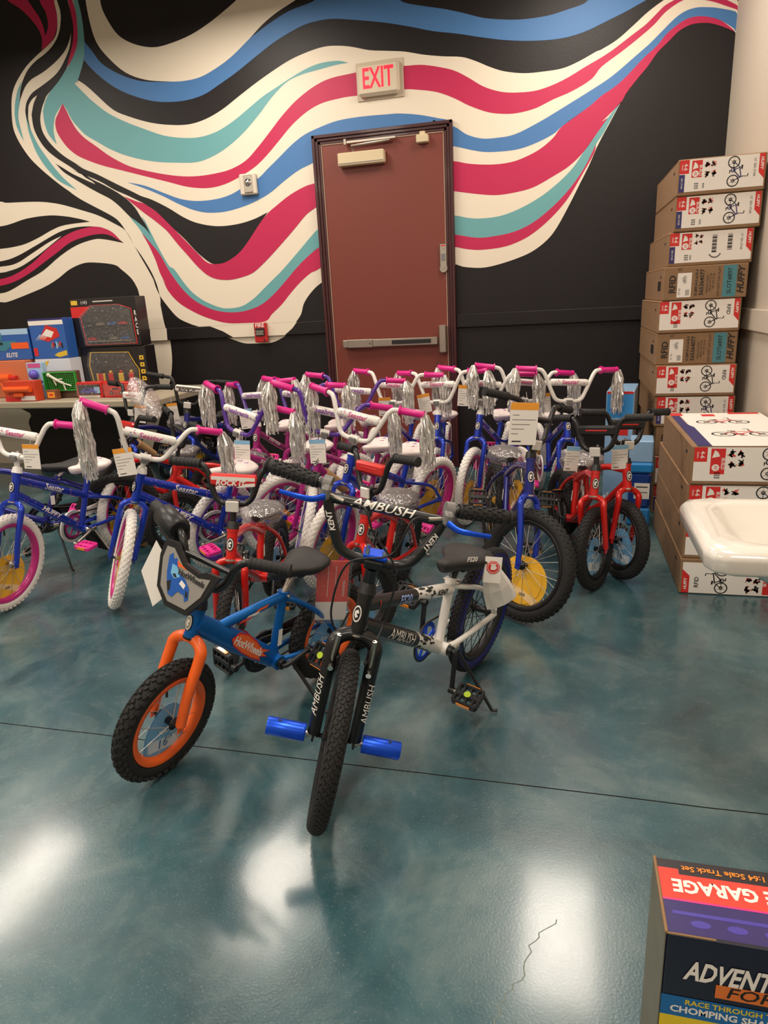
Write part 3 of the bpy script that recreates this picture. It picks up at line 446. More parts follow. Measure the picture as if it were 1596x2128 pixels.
def carton(x,y,z,w,dp,h,kind,label,group,rot=0,flip=False,rs=1,top=False):
    t=thing('bicycle_carton',label,'carton',Tr(x,y,z)@Rz(rot),group)
    f=MB().box((w/2,dp/2,h/2),(w,dp,h-.001),card,.004)
    obj('body',f,t,key=('carton',w,dp,h))
    f=MB().box((.0,dp/2,h-.006),(.0016,dp*.98,.0015),cardd); obj('flap_seam',f,t,key=('tape',w,dp,h))
    hh=MB().box((0,.12*dp/.85,h*.72),(.0016,.035,.012),ink); obj('hand_hole',hh,t,key=('hole',w,dp,h))
    M=basis((w/2,-.0008,h/2),(1,0,0),(0,0,1))
    if kind=='brown': obj('printing',lambda:label_brown(w,h),t,M,key=('lb',w,h))
    else: obj('printed_panel',lambda:label_white(w,h,kind,flip,rs),t,M,key=('lw',w,h,kind,flip))
    if kind=='brown':
        s_=MB().box((0,.16,h*.45),(.0016,.12,.05),ink); obj('side_mark',s_,t,key=('sm',w,h))
    if top:
        mb=MB(); Mt=Matrix.Identity(4)
        rect(mb,Mt,.06,.002,w-.01,dp-.02,paper,.0004)
        mb.add([(.02,.002,.0006),(.075,.002,.0006),(.075,.42,.0006),(.055,.50,.0006),(.055,dp-.02,.0006),(.02,dp-.02,.0006)],[tuple(range(6))],navyink,False,Mt)
        rect(mb,Mt,.02,dp-.10,.075,dp-.02,redink,.0009)
        rect(mb,Mt,w-.16,dp-.06,w-.02,dp-.02,redink,.0008)
        bike_art(mb,Tr(.22,.55,.0008)@Rz(0),.14,ink,redink); bike_art(mb,Tr(.24,.25,.0008),.15,ink,redink); rect(mb,Mt,.16,dp-.12,.22,dp-.06,redink,.0009)
        obj('printed_lid',mb,t,Tr(0,0,h))
    return t
hb=1.88/11
kinds=['star','star','code','brown','rfid','brown','rfid','star','brown','rfid','star']
xo=[.55,.55,.53,.515,.50,.50,.505,.515,.53,.53,.53]
desc=['topmost carton of the tall back stack, white panel with bicycle drawing','second carton from the top of the tall back stack, bicycle drawing on it','third carton from the top of the tall back stack, white panel with two barcodes',
 'upper of the two plain brown cartons with a teal SLOT#897 patch','white panelled carton between the two brown SLOT#897 cartons','lower of the two plain brown cartons with a teal SLOT#897 patch','white panelled carton just under the lower brown SLOT#897 carton','eighth carton from the top of the tall stack, just above the front pile']
for i in range(11):
    lb=desc[i] if i<8 else '%s carton of the tall back stack, behind the front pile'%('third lowest','second lowest','lowest')[i-8]
    carton(xo[i],4.10+.01*((i*7)%3),1.88-hb*(i+1),.41,.85,hb,kinds[i],lb,'cartons of the tall back stack',rot=.0,rs=i)
fz=[0,.16,.32,.485]; fhh=[.16,.16,.165,.161]
fd=['bottom carton of the front pile, white panel upside down, RFID at left','second carton from the floor in the front pile, behind the sink','third carton from the floor in the front pile, panel just above the sink','top carton of the front pile, two bicycles drawn on its white lid']
for i in range(4):
    carton((.512,.515,.515,.52)[i],(2.94,2.945,2.95,2.94)[i],fz[i],.45,(.92,.9,.88,.83)[i],fhh[i],('rfid','rfid','star','rfid')[i],fd[i],'cartons of the front pile',flip=(i==0),rs=20+i,top=(i==3))
# pale toy cartons between the piles and the bikes
t=thing('toy_carton','tall light blue toy carton leaning behind the red bikes','box',Tr(.33,4.12,0)@Rz(-.15))
f=MB().box((.0,.14,.36),(.15,.36,.72),mat('pale blue print',(150,190,226),.4,coat=.3),.003); obj('body',f,t)
f=MB(); rect(f,basis((.0,-.0415,.62),(1,0,0),(0,0,1)),-.07,-.05,.07,.09,mat('sky print',(60,150,220),.4),0); rect(f,basis((.0,-.042,.62),(1,0,0),(0,0,1)),-.07,.085,.07,.1,redink,0)
for i in range(2): rect(f,basis((.0,-.042,.5-.09*i),(1,0,0),(0,0,1)),-.04,-.03,.05,.03,redink if i==0 else paper,0)
obj('printed_front',f,t)
t=thing('plastic_tote','dark blue plastic tote with white paper label beside cartons','box',Tr(.43,3.86,0)@Rz(-.1))
tb=mat('blue tote plastic',(22,60,140),.3,coat=.4); tl=mat('light blue tote plastic',(40,140,214),.3,coat=.3)
f=MB().box((0,.09,.05),(.12,.18,.10),tl,.01); f.box((0,.09,.2),(.115,.17,.2),tb,.015); f.box((0,.09,.33),(.13,.19,.06),tl,.012); f.box((0,.09,.42),(.12,.17,.12),mat('pale blue print',(150,190,226),.4),.006); obj('body',f,t)
f=MB(); rect(f,basis((.012,.004,.2),(1,0,0),(0,0,1)),-.04,-.045,.04,.045,paper,0); rect(f,basis((.012,.003,.2),(1,0,0),(0,0,1)),-.03,.02,.03,.026,ink,0); rect(f,basis((.012,.003,.2),(1,0,0),(0,0,1)),-.03,-.01,.03,-.006,ink,0); obj('paper_label',f,t)
# ---------------- sink ----------------
t=thing('wall_sink','white porcelain wall-hung sink in front of the cartons','sink',Tr(XR-.001,1.725,.72))
def sink():
    mb=MB()
    def loop(inset,z,ch=.045):
        x0,x1=-.665+inset,-.0; y0,y1=-.215+inset,.215-inset
        return [(x1,y0,z),(x0+ch,y0,z),(x0+ch*.3,y0+ch*.3,z),(x0,y0+ch,z),(x0,y1-ch,z),(x0+ch*.3,y1-ch*.3,z),(x0+ch,y1,z),(x1,y1,z)]
    L=[loop(.24,-.19),loop(.17,-.15),loop(.10,-.085),loop(.020,-.068),loop(.006,-.060),loop(0,-.024),loop(.008,-.008),loop(.026,0)]
    def bas(inset,z,n=8):
        x0,x1=-.60+inset,-.17-inset; y0,y1=-.165+inset,.165-inset; ch=.07
        return [(x1,y0,z),(x0+ch,y0,z),(x0+ch*.3,y0+ch*.3,z),(x0,y0+ch,z),(x0,y1-ch,z),(x0+ch*.3,y1-ch*.3,z),(x0+ch,y1,z),(x1,y1,z)]
    L2=[bas(0,-.002),bas(.008,-.012),bas(.03,-.06),bas(.07,-.10),bas(.12,-.115)]
    allv=[p for l in L+L2 for p in l]; fs=[]
    for i in range(len(L)+len(L2)-1):
        for k in range(8): fs.append((i*8+k,i*8+(k+1)%8,(i+1)*8+(k+1)%8,(i+1)*8+k))
    fs.append([ (len(L)+len(L2)-1)*8+k for k in range(8)]); fs.append([k for k in range(8)][::-1])
    mb.add(allv,fs,porc,True); return mb
o=obj('basin',sink(),t); md=o.modifiers.new('bevel','BEVEL'); md.width=.008; md.segments=3; md.limit_method='ANGLE'; md.angle_limit=.4
f=MB().box((-.03,0,.05),(.06,.43,.12),porc,.012).add([(-.46,.214,-.02),(-.30,.214,.05),(-.05,.214,.09),(-.05,.214,-.02),(-.46,.180,-.004),(-.30,.180,.05),(-.05,.180,.09),(-.05,.180,-.004)],[(0,1,2,3),(4,7,6,5),(0,4,5,1),(1,5,6,2),(2,6,7,3),(0,3,7,4)],porc); obj('backsplash',f,t)
f=MB().lathe([(.0,0),(.022,0),(.024,.02),(.018,.03),(.0,.032)],chrome,20,axis='z',closed=False,M=Tr(-.1,.1,.0)); f.tube([(-.1,0,0),(-.1,0,.07),(-.15,0,.10),(-.24,0,.08)],.011,chrome,12,n=5); f.lathe([(.0,0),(.022,0),(.024,.02),(.018,.03),(.0,.032)],chrome,20,axis='z',closed=False,M=Tr(-.1,-.1,.0)); obj('faucet',f,t)
f=MB().lathe([(.0,.002),(.026,.002),(.028,0)],chrome,20,axis='z',closed=False,M=Tr(-.385,0,-.114)); obj('drain',f,t)
f=MB().tube([(-.385,0,-.19),(-.385,0,-.36),(-.37,0,-.42),(-.32,0,-.44),(-.27,0,-.41),(-.26,0,-.34),(-.2,0,-.31),(0,0,-.31)],.02,chrome,14,n=5); f.cyl((-.385,0,-.30),(-.385,0,-.325),.027,chrome); f.cyl((-.385,0,-.20),(-.385,0,-.24),.03,chrome); obj('trap_pipe',f,t)
# ---------------- foreground toy box ----------------
t=thing('toy_box','track set toy box at lower right, orange and purple lid','box',Tr(.152,.762,0)@Rz(.0))
w_,dp_,h_=.52,.132,.45
f=MB().box((w_/2,dp_/2,h_/2),(w_,dp_,h_),darkbox,.003); obj('body',f,t)
f=MB(); I=Tr(0,0,h_+.0004)
rect(f,I,.002,.086,w_-.002,dp_-.002,mat('black print',(38,30,36),.4),0)
rect(f,I,.002,.056,w_-.002,.108,redcard,.0002); rect(f,I,.002,.106,.03,.113,redcard,.0003); rect(f,I,.002,.055,w_,.058,mat('magenta line',(214,50,140),.4),.0003)
rect(f,I,.03,.103,w_-.002,.108,mat('black print',(38,30,36),.4),.0003)
rect(f,I,.002,.002,w_-.002,.056,purplebox,.0001)
gl=mat('violet print',(74,62,160),.4); rect(f,I,.012,.032,w_,.038,gl,.0003)
for k in range(6): f.add([(.045+k*.045+.013*math.cos(2*PI*q/12),.020+.006*math.sin(2*PI*q/12),.0003) for q in range(12)],[tuple(range(12))],gl,False,I)
text(f,'ULTIMATE GARAGE',.031,paper,I@Tr(.018,.083,.0006)@Rz(PI),bold=.035,align='RIGHT',sx=.92)
text(f,'1:64 Scale Track Set',.014,mat('orange ink',(240,140,40),.5),I@Tr(.035,.1155,.0006)@Rz(PI),bold=.02,align='RIGHT',sx=.98)
obj('printed_lid',f,t)
f=MB(); I=basis((0,-.0004,0),(1,0,0),(0,0,1))
text(f,'ADVENTURE',.044,paper,I@Tr(.026,.391,.0008),bold=.03,shear=.3,align='LEFT',sx=.60)
rect(f,I,.066,.353,.20,.376,mat('orange print',(226,120,50),.5),.0004); text(f,'FORCE',.026,ink,I@Tr(.078,.3645,.0008),bold=.01,align='LEFT',sx=1.2,shear=.2)
rect(f,I,.0,.308,w_,.344,bluebox,.0003); text(f,'RACE THROUGH THE',.0125,yellowbox,I@Tr(.030,.3355,.0008),bold=.02,align='LEFT'); text(f,'CHOMPING SHARK',.016,paper,I@Tr(.012,.321,.0008),bold=.03,align='LEFT')
rect(f,I,.0,.0,w_,.308,yellowbox,.0003)
obj('printed_front',f,t)
f=MB().box((-.0012,dp_/2,h_/2),(.0016,dp_-.002,h_-.004),mat('worn box side',(128,126,112),.6,var=.5,scale=14)); obj('side_panel',f,t)
f=MB().tube([(0,0,h_),(0,dp_,h_)],.0025,card,6); f.tube([(0,0,h_),(.06,0,h_)],.0015,card,6); obj('frayed_edge',f,t)
# ---------------- toy table ----------------
t=thing('folding_table','long beige folding table loaded with boxed toys','table',Tr(-4.2,4.72,0))
tt=mat('beige laminate',(172,160,138),.5)
f=MB().box((0,0,.672),(2.9,.88,.05),tt,.008); obj('tabletop',f,t)
for sx in(-1,1):
    for sy in(-1,1):
        f=MB().cyl((sx*1.2,sy*.34,0),(sx*1.2,sy*.34,.648),.014,greypl,10); obj('leg',f,t,key=('tleg',sx,sy))
TZ=.6975
def toybox(x,y,z,w,d_,h,m,label,art,rot=0,name='toy_box',cat='box',group='boxed toys on the table'):
    t=thing(name,label,cat,Tr(x,y,z)@Rz(rot),group)
    obj('body',MB().box((w/2,d_/2,h/2),(w,d_,h-.001),m,.003),t)
    mb=MB(); art(mb,basis((0,-.0006,0),(1,0,0),(0,0,1)),w,h,t); 
    if mb.v: obj('printed_front',mb,t)
    return t
blk=mat('black toy print',(30,26,28),.35,coat=.3); dkwin=mat('dark window interior',(52,48,46),.5)
def frame_poly(mb,M,pts,wd,m,z):
    cx=sum(p[0] for p in pts)/len(pts);cy=sum(p[1] for p in pts)/len(pts)
    n=len(pts); ins=[(cx+(x-cx)*(1-wd),cy+(y-cy)*(1-wd)) for x,y in pts]
    mb.add([(x,y,z) for x,y in pts]+[(x,y,z) for x,y in ins],[(i,(i+1)%n,n+(i+1)%n,n+i) for i in range(n)],m,False,M)
def car(mb,M,L,col,z=.004):
    # small solid toy car seen side-on in local xy
    s=L
    mb.poly([(-.5*s,0),(.5*s,0),(.5*s,.1*s),(.3*s,.16*s),(.12*s,.27*s),(-.2*s,.27*s),(-.36*s,.15*s),(-.5*s,.12*s)],.012,col,M@Tr(0,0,z))
    mb.poly([(.1*s,.16*s),(.22*s,.16*s),(.1*s,.24*s),(-.16*s,.24*s),(-.26*s,.16*s)],.002,ink,M@Tr(0,0,z+.012))
    for x in(-.3*s,.28*s): mb.poly([(x+.09*s*math.cos(2*PI*k/10),.09*s*math.sin(2*PI*k/10)) for k in range(10)],.004,ink,M@Tr(0,0,z+.011)); mb.poly([(x+.05*s*math.cos(2*PI*k/8),.05*s*math.sin(2*PI*k/8)) for k in range(8)],.005,steel,M@Tr(0,0,z+.011))
red_t=mat('toy red',(210,40,34),.35,coat=.3); org_t=mat('toy orange',(244,96,36),.35,coat=.2); tl_t=mat('toy teal',(60,130,150),.4); grn_t=mat('toy green',(50,160,60),.4); bone=mat('bone plastic',(214,214,196),.5); bl_t=mat('toy blue print',(44,96,176),.35,coat=.3); pblue=mat('pale toy print',(170,205,235),.35,coat=.3); gold=mat('yellow gold print',(230,190,60),.4); violet=mat('toy violet',(92,84,190),.35,coat=.3)
def a_race(mb,M,w,h,t):
    P=[(.13*w,.62*h),(.32*w,.86*h),(.74*w,.86*h),(.93*w,.76*h),(.95*w,.04*h),(.16*w,.04*h)]
    mb.add([(x,y,.0004) for x,y in P],[tuple(range(6))],dkwin,False,M); frame_poly(mb,M,P,.03,redink,.0008)
    mb.add([(0,.84*h,.0004),(.3*w,.84*h,.0004),(.11*w,.62*h,.0004),(0,.62*h,.0004)],[(0,1,2,3)],redink,False,M)
    text(mb,'1/43',.035,paper,M@Tr(.22*w,.92*h,.0008)); rect(mb,M,.02*w,.88*h,.12*w,.97*h,gold,.0006)
    for k in range(22): rect(mb,M,.36*w+k*.014*w,.92*h,.37*w+k*.014*w,.945*h,paper,.0006)
    for i,ch in enumerate('RACE'): text(mb,ch,.05,paper,M@Tr(.975*w,(.66-.13*i)*h,.001),bold=.02,sx=.6)
    f=MB()
    for j in range(2):
        for i in range(4): car(f,M@Tr((.27+.17*i)*w,(.15+.3*j)*h,0),.075,(red_t,ink,steel,bl_t)[(i+j)%4])
    f.box((.55*w,-.012,.12*h),(.7*w,.02,.006),steel); obj('toy_cars',f,t,kind='stuff')
    f=MB().add([(x,y,.024) for x,y in P],[tuple(range(6))],windowm,False,M); obj('window',f,t)
toybox(-3.68,4.75,1.05,.57,.14,.36,blk,'large black and red window box of model cars reading RACE, top of pile',a_race)
def a_yel(mb,M,w,h,t):
    P=[(.10*w,.62*h),(.15*w,.90*h),(.75*w,.88*h),(.83*w,.62*h),(.88*w,.5*h),(.86*w,.1*h),(.14*w,.05*h)]
    mb.add([(x,y,.0004) for x,y in P],[tuple(range(7))],dkwin,False,M); frame_poly(mb,M,P,.04,gold,.0008)
    for k in range(4): rect(mb,M,.90*w,(.25+.15*k)*h,.965*w,(.34+.15*k)*h,gold,.0008); rect(mb,M,.92*w,(.28+.15*k)*h,.945*w,(.31+.15*k)*h,blk,.001)
    f=MB()
    for i in range(4):
        f.box((.28*w+.16*w*i,-.014,.3*h),(.05,.02,.09),(red_t,red_t,gold,red_t)[i],.006); f.box((.28*w+.16*w*i,-.014,.3*h+.055),(.02,.02,.02),(ink,gold,red_t,gold)[i],.004)
        for s in(-1,1): f.box((.28*w+.16*w*i+s*.03,-.014,.3*h+.01),(.014,.018,.07),(gold,ink,ink,ink)[i],.003)
    obj('toy_figures',f,t,kind='stuff'); obj('window',MB().add([(x,y,.026) for x,y in P],[tuple(range(7))],windowm,False,M),t)
toybox(-3.665,4.76,TZ,.57,.14,.35,blk,'black window box with yellow edged window, under the RACE box',a_yel)
def a_hw(mb,M,w,h,t):
    rect(mb,M,0,.84*h,w,h,paper,.0005); rect(mb,M,0,.95*h,w,h,navyink,.0007)
    mb.add([(.25*w,.5*h,.0006),(.5*w,.84*h,.0006),(.8*w,.74*h,.0006),(.85*w,.55*h,.0006),(.5*w,.42*h,.0006)],[(0,1,2,3,4)],red_t,False,M)
    mb.add([(.35*w,.6*h,.0009),(.5*w,.74*h,.0009),(.7*w,.66*h,.0009),(.6*w,.52*h,.0009)],[(0,1,2,3)],paper,False,M)
    for k in range(5): x=.1*w+k*.06*w; mb.add([(x,.45*h,.0007),(x+.2*w,.62*h,.0007),(x+.2*w,.59*h,.0007)],[(0,1,2)],paper,False,M)
    for k in range(7): a=.55*w+.05*w*k; rect(mb,M,a,(.25+.03*(k%3))*h,a+.04*w,(.38+.04*(k%2))*h,(steel,redink,ink,pblue)[k%4],.0008)
    mb.add([(.98*w,.08*h,.0009),(.75*w,.03*h,.0009),(.6*w,.08*h,.0009),(.7*w,.14*h,.0009),(.98*w,.20*h,.0009)],[(0,1,2,3,4)],gold,False,M); rect(mb,M,.02*w,.08*h,.14*w,.28*h,redink,.0008)
toybox(-3.98,4.62,TZ+.285,.31,.12,.30,bl_t,'blue upright toy box printed with a red loader',a_hw)
def a_hw2(mb,M,w,h,t):
    mb.add([(.02*w,.7*h,.0006),(.1*w,.9*h,.0006),(.42*w,.95*h,.0006),(.3*w,.78*h,.0006)],[(0,1,2,3)],gold,False,M)
    for k in range(9):
        a0=PI*.1+k*.25; cx,cy,r=.62*w,.3*h,.3*w; mb.add([(cx+r*math.cos(a0),cy+r*.9*math.sin(a0),.0006),(cx+(r-.02)*math.cos(a0),cy+(r-.02)*.9*math.sin(a0),.0006),(cx+(r-.02)*math.cos(a0+.2),cy+(r-.02)*.9*math.sin(a0+.2),.0006),(cx+r*math.cos(a0+.2),cy+r*.9*math.sin(a0+.2),.0006)],[(0,1,2,3)],bl_t,False,M)
toybox(-3.985,4.62,TZ,.315,.14,.284,mat('white toy print',(222,226,236),.35,coat=.3),'white toy box with yellow flame mark, under the blue loader box',a_hw2)
def a_nerf(mb,M,w,h,t):
    rect(mb,M,.0,.82*h,w,h,pblue,.0004); text(mb,'NERF',.07,paper,M@Tr(.42*w,.78*h,.0012),bold=.04,shear=.2); rect(mb,M,.25*w,.66*h,.6*w,.9*h,tl_t,.0006)
    P=[(.35,.45),(.55,.62),(.8,.62),(.82,.52),(.95,.5),(.95,.4),(.7,.42),(.62,.3),(.52,.32),(.5,.42)]
    mb.add([(x*w,y*h,.0010) for x,y in P],[tuple(range(10))],tl_t,False,M); rect(mb,M,.72*w,.36*h,.98*w,.56*h,org_t,.0014); rect(mb,M,.45*w,.5*h,.6*w,.58*h,ink,.0014)
    text(mb,'ELITE',.045,paper,M@Tr(.7*w,.16*h,.001),bold=.02,shear=.2)
toybox(-4.62,4.62,TZ+.285,.62,.12,.235,bl_t,'blue boxed dart blaster at far left, on top of the orange packs',a_nerf)
def a_or(mb,M,w,h,t):
    f=MB(); f.tube([(.2*w,-.03,.55*h),(.75*w,-.03,.55*h)],.03,org_t,12); f.tube([(.55*w,-.03,.55*h),(.62*w,-.03,.2*h)],.018,org_t,10); f.tube([(.75*w,-.03,.55*h),(.86*w,-.03,.55*h)],.018,red_t,10); f.box((.8*w,-.03,.25*h),(.05,.02,.03),lime,.004); obj('toy_blaster',f,t)
    rect(mb,M,.02*w,.86*h,.4*w,.94*h,gold,.0006)
toybox(-4.55,4.55,TZ,.53,.14,.284,mat('orange pack print',(214,120,80),.45),'orange blaster pack under the blue boxed dart blaster',a_or)
def a_or2(mb,M,w,h,t):
    f=MB(); f.tube([(.1*w,-.02,.6*h),(.9*w,-.02,.6*h)],.022,org_t,12); f.box((.5*w,-.02,.32*h),(.3*w,.02,.03),org_t,.006); obj('toy_blaster',f,t); rect(mb,M,.5*w,.04*h,.95*w,.26*h,paper,.0005); rect(mb,M,0,.0,.5*w,.2*h,redink,.0005)
toybox(-4.05,4.32,TZ,.28,.08,.15,mat('orange red pack print',(206,70,40),.45),'small orange blaster pack at the front edge of the table',a_or2)
def a_balls(mb,M,w,h,t):
    for z,r in ((.68*h,.036),(.26*h,.03)): obj('toy_ball',MB().lathe([(r*math.sin(PI*k/10),-r*math.cos(PI*k/10)) for k in range(11)],violet,18,closed=False,M=Tr(.5*w,-.02,z)),t,label='shiny blue violet toy ball')
    rect(mb,M,.1*w,.86*h,.9*w,.98*h,pinkink,.0006); rect(mb,M,.1*w,.44*h,.9*w,.5*h,bl_t,.0006)
toybox(-3.935,4.46,TZ,.14,.05,.27,pblue,'pale blister pack holding two shiny blue balls',a_balls)
def a_skel(mb,M,w,h,t):
    f=MB(); z=h*.62
    for k in range(14): f.box((.01+k*(w-.02)/13,-.012,z),(.004,.006,h*.66),grn_t)
    for k in range(9): f.box((w/2,-.012,h*.3+k*h*.08),(w,.005,.004),grn_t)
    for s in(0,1): f.box((s*w,-.02,z),(.008,.02,h*.7),grn_t); f.box((w/2,-.02,h*.3+s*h*.66),(w,.02,.008),grn_t)
    obj('green_grid',f,t,label='green plastic grid cage')
    f=MB(); f.tube([(.2*w,-.03,.86*h),(.45*w,-.03,.66*h),(.62*w,-.03,.56*h)],.011,bone,8); f.lathe([(.016*math.sin(PI*k/6),-.016*math.cos(PI*k/6)) for k in range(7)],bone,10,closed=False,M=Tr(.18*w,-.03,.88*h))
    for a,b_ in (((.3,.8),(.38,.5)),((.4,.7),(.6,.72)),((.62,.56),(.86,.46)),((.62,.56),(.66,.3))): f.tube([(a[0]*w,-.032,a[1]*h),(b_[0]*w,-.032,b_[1]*h)],.006,bone,6)
    obj('skeleton_figure',f,t,label='white toy skeleton')
toybox(-3.785,4.47,TZ,.26,.05,.20,mat('brown pack print',(96,72,56),.5),'green cage toy pack with a white skeleton',a_skel,rot=.06)
def a_c(kind):
    def a(mb,M,w,h,t):
        rect(mb,M,.06*w,.2*h,.94*w,.85*h,dkwin if kind==1 else red_t,.0004)
        f=MB(); car(f,M@Tr(.5*w,.34*h,0),w*.6,violet if kind==1 else red_t); obj('toy_car',f,t)
        rect(mb,M,.7*w,.3*h,.92*w,.7*h,pblue if kind==1 else red_t,.0006); rect(mb,M,.06*w,.02*h,.9*w,.16*h,paper if kind==1 else redink,.0006)
        obj('window',MB().add([(.04*w,.15*h,.024),(.96*w,.15*h,.024),(.96*w,.9*h,.024),(.04*w,.9*h,.024)],[(0,1,2,3)],windowm,False,M),t)
    return a
toybox(-3.51,4.44,TZ,.215,.09,.115,red_t,'red window box holding a violet toy car',a_c(1))
toybox(-3.28,4.44,TZ,.235,.09,.11,red_t,'red window box holding a red racing car',a_c(2))
def a_s(mb,M,w,h,t): rect(mb,M,.15*w,.2*h,.85*w,.8*h,orangeband,.0005); rect(mb,M,.3*w,.4*h,.7*w,.6*h,redink,.0008)
toybox(-3.745,4.39,TZ,.09,.05,.07,mat('small brown pack',(130,76,50),.5),'tiny orange and brown toy pack below the green cage',a_s)
# ---------------- bicycles ----------------
# geometry per kind (metres): R wheel radius, wb wheelbase, hb/ht head tube bottom/top, cl bar clamp, bb crank, stx seat tube top
GEO={
'girl20':dict(R=.228,wb=.843,hb=(.772,.504),ht=(.738,.622),cl=(.730,.700),rise=.165,w=.284,seat=(.277,.572),bb=(.36,.235),stx=(.285,.50),back=.042,tw=.024),
'boy20':dict(R=.230,wb=.870,hb=(.785,.501),ht=(.746,.636),cl=(.735,.700),rise=.155,w=.270,seat=(.215,.565),bb=(.37,.25),stx=(.27,.49),back=.055,tw=.026),
'kid16':dict(R=.184,wb=.640,hb=(.634,.423),ht=(.605,.521),cl=(.585,.612),rise=.135,w=.222,seat=(.20,.490),bb=(.28,.205),stx=(.225,.42),back=.02,tw=.025),
'hot16':dict(R=.180,wb=.655,hb=(.566,.418),ht=(.540,.492),cl=(.519,.560),rise=.105,w=.222,seat=(.165,.520),bb=(.262,.190),stx=(.222,.42),back=.060,tw=.025),
'ambush':dict(R=.226,wb=.842,hb=(.772,.503),ht=(.744,.594),cl=(.745,.688),rise=.160,w=.288,seat=(.218,.524),bb=(.315,.234),stx=(.270,.45),back=.032,tw=.025)}
def steerM(g,S):
    a=V(g['ht'][0]-g['hb'][0],0,g['ht'][1]-g['hb'][1]).normalized(); o=V(g['hb'][0],0,g['hb'][1])
    return Tr(*o)@Matrix.Rotation(S,4,a)@Tr(*(-o))
def tire_mb(R,tw,style,tm,side=None):
    mb=MB(); rc=R-tw-.003; prof=[]
    for k in range(12):
        a=2*PI*k/12; prof.append((rc+tw*math.cos(a),tw*math.sin(a)*.92))
    seg=48
    mb.lathe(prof,tm,seg,'y')
    if side:
        for i,f in enumerate(mb.f):
            k=f[0]%12
            if k in(1,2,3,4,7,8,9,10): mb.m[i]=mb.mi(side)
    def knob(th,ph,lt,lp,h,sk=0):
        rr=V(math.cos(th),0,math.sin(th)); tt=V(-math.sin(th),0,math.cos(th)); n=rr*math.cos(ph)+V(0,1,0)*math.sin(ph)*.92; pt=-rr*math.sin(ph)+V(0,1,0)*math.cos(ph)
        c=rr*rc+n*tw; t2=tt*math.cos(sk)+pt*math.sin(sk); p2=-tt*math.sin(sk)+pt*math.cos(sk)
        vs=[c+t2*i*lt/2+p2*j*lp/2-n*.003 for i,j in((-1,-1),(1,-1),(1,1),(-1,1))]+[c+t2*i*lt*.4+p2*j*lp*.4+n*h for i,j in((-1,-1),(1,-1),(1,1),(-1,1))]
        mb.add(vs,[(4,5,6,7),(0,1,5,4),(1,2,6,5),(2,3,7,6),(3,0,4,7)],tm)
    if style=='chunky':
        N=40
        for i in range(N):
            t=2*PI*i/N
            for s in(-1,1):
                knob(t,s*1.0,.017,.012,.005); knob(t+PI/N,s*.62,.014,.011,.005,s*.4)
            knob(t+PI/N*.5,.14,.013,.011,.0045,.5); knob(t+PI/N*1.5,-.14,.013,.011,.0045,-.5)
    elif style=='paver':
        N=74
        for i in range(N):
            t=2*PI*i/N
            for j,(ph,sk) in enumerate(((-.95,.5),(-.55,-.6),(-.18,.6),(.18,-.6),(.55,.6),(.95,-.5))):
                knob(t+(PI/N if j%2 else 0),ph,.015,.0085,.0016,sk)
    else:
        N=52
        for i in range(N):
            t=2*PI*i/N
            for j,ph in enumerate((-1.0,-.5,0,.5,1.0)): knob(t+(PI/N if j%2 else 0),ph,.012,.008,.0022 if style=='white' else .003)
    return mb
def rim_mb(R,tw,rm,wide=.016):
    ri=R-2*tw-.003; h=tw*.72
    return MB().lathe([(ri+.006,-h),(ri+.004,-h*1.02),(ri-wide*.5,-h*.92),(ri-wide,-h*.35),(ri-wide,h*.35),(ri-wide*.5,h*.92),(ri+.004,h*1.02),(ri+.006,h)],rm,48,'y')
def hub_mb(m_): return MB().lathe([(0,-.045),(.006,-.045),(.006,-.03),(.019,-.028),(.019,-.025),(.011,-.022),(.011,.022),(.019,.025),(.019,.028),(.006,.03),(.006,.045),(0,.045)],m_,14,'y',closed=False)
def spokes_mb(R,tw,wide,n,m_):
    mb=MB(); ri=R-2*tw-.003-wide
    for i in range(n):
        s=1 if i%2 else -1; a=2*PI*i/n; off=(1.1 if (i//2)%2 else -1.1)*.5
        p=V(.017*math.cos(a+off),s*.026,.017*math.sin(a+off)); q=V(ri*math.cos(a),s*.004,ri*math.sin(a)); mb.tube([p,q],.0013,m_,4,caps=False)
    return mb
